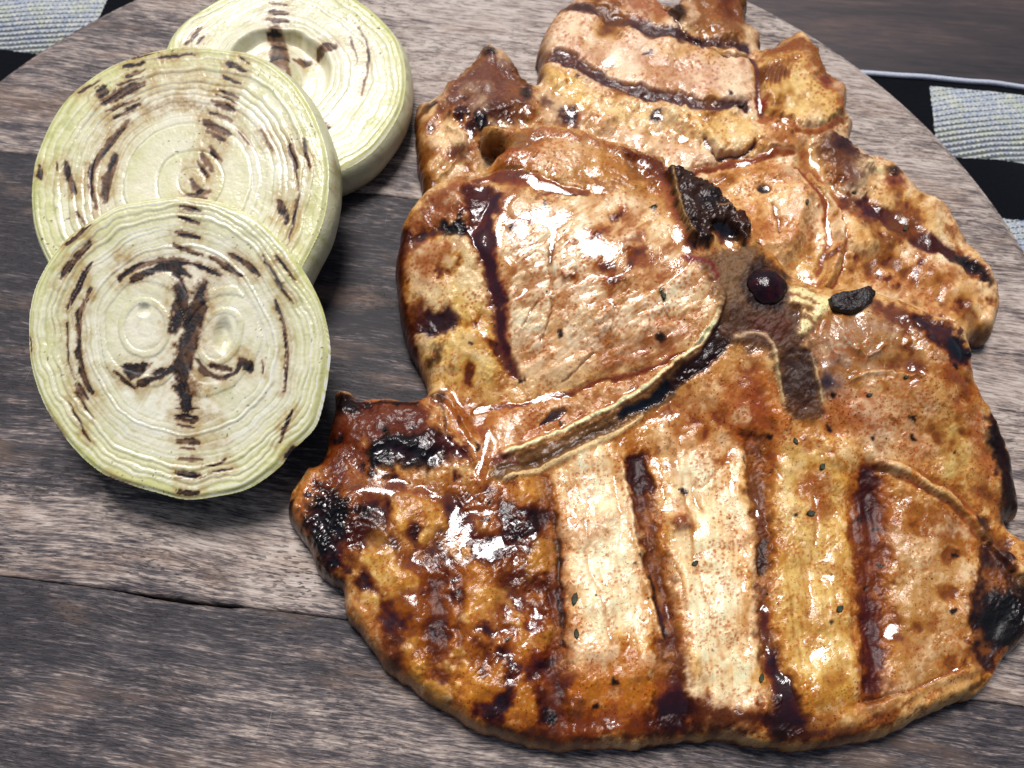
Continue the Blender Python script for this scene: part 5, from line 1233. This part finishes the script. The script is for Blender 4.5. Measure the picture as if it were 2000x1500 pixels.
# burnt end of the bone
tip = np.array([(1624, 578), (1634, 570), (1660, 566), (1698, 556), (1708, 560), (1711, 574), (1700, 588), (1688, 598), (1665, 606), (1642, 602), (1628, 592)], float)
tp = catmull(tip, 2); cz = F.z_at(1660., 590.)[2] + .0002
tx, ty = unproj(tp[:, 0], tp[:, 1], cz + .002); n = len(tp); cxy = np.array([tx.mean(), ty.mean()])
TV = []; 
for sc, dz in ((.99, -.0014), (1.03, .0004), (1.0, .0012), (.93, .0017), (.5, .0013), (.02, .0010)):
    for q in range(n):
        r = 1 + .03 * math.sin(q * 2.3 + dz * 4000) + .02 * math.sin(q * 5.1)
        TV.append((cxy[0] + (tx[q] - cxy[0]) * sc * r - F.cx, cxy[1] + (ty[q] - cxy[1]) * sc * r - F.cy, cz + dz + .0003 * math.sin(q * 1.9 + sc * 9)))
TF = [(a * n + q, a * n + (q + 1) % n, (a + 1) * n + (q + 1) % n, (a + 1) * n + q) for a in range(5) for q in range(n)]
o = mesh_obj('bone_tip', TV, np.array(TF)[:, ::-1], M_TIP, F.root); o['label'] = 'blackened burnt tip of the bone'
# dried herb flakes
M_HERB = mat_gloss('dried_herb', '#14180a', '#39401a', .65, 900, .3)
def flake(fld, u, v, su, sv, ang, where):
    x, y, z = fld.z_at(float(u), float(v)); k = .000118
    prof = [(-1, 0), (-.6, .55), (0, .9), (.55, .7), (1, .1), (.6, -.5), (0, -.85), (-.55, -.6)]
    V = []
    for lay, zz in ((1.0, 0.0), (.8, .00025)):
        for i, (a, b) in enumerate(prof):
            a2, b2 = a * su * k * lay, b * sv * k * lay
            V.append((a2 * math.cos(ang) - b2 * math.sin(ang), a2 * math.sin(ang) + b2 * math.cos(ang), zz + .00022 * (a * a)))
    Fc = [(i, (i + 1) % 8, 8 + (i + 1) % 8, 8 + i) for i in range(8)] + [tuple(range(8, 16)), tuple(range(7, -1, -1))]
    o = mesh_obj('herb_flake', V, Fc, M_HERB, smooth=False); o.location = (x, y, z + .0001)
    tag(o, where, 'herb', 'dried herb flakes on the chops')
for u, v, a, b, an, w in ((1123, 1170, 14, 8, 1.3, 'largest green herb flake, on the pale strip left of the middle grill furrow'), (1126, 1238, 10, 6, 1.6, 'small herb flake just below the largest one on the same pale strip'),
        (1357, 1101, 9, 6, .6, 'herb flake in the middle of the pale strip right of the middle furrow'), (1606, 912, 9, 7, .9, 'herb flake beside the white knob at the top of the yellow strip'),
        (1583, 1003, 10, 8, .2, 'herb flake under the brown patch on the yellow strip'), (1487, 1325, 10, 6, 1.2, 'herb flake at the foot of the furrow beside the yellow strip'),
        (1769, 737, 7, 5, .4, 'herb flake on the grey translucent fat below the burnt bone tip'), (1697, 772, 7, 5, .1, 'herb flake on the reddish patch right of the bone leg'),
        (1554, 862, 8, 6, 1.9, 'herb flake just below the end of the bone leg'), (1640, 1190, 10, 7, .7, 'herb flake left of the broad brown grill furrow'), (1296, 578, 6, 10, .2, 'herb flake on the loin near the cream rib edge')):
    flake(F, u, v, a, b, an, w)
for u, v, a, b, an, w in ((1576, 395, 9, 6, 1.2, 'herb flake on the round medallion of the covered chop'), (1448, 206, 9, 5, .5, 'herb flake beside the red pepper bit on the covered chop'),
        (1668, 376, 7, 5, .3, 'herb flake below the dark purple patch on the covered chop'), (1768, 448, 9, 6, .9, 'herb flake on the dark grill band of the covered chop')):
    flake(R, u, v, a, b, an, w)
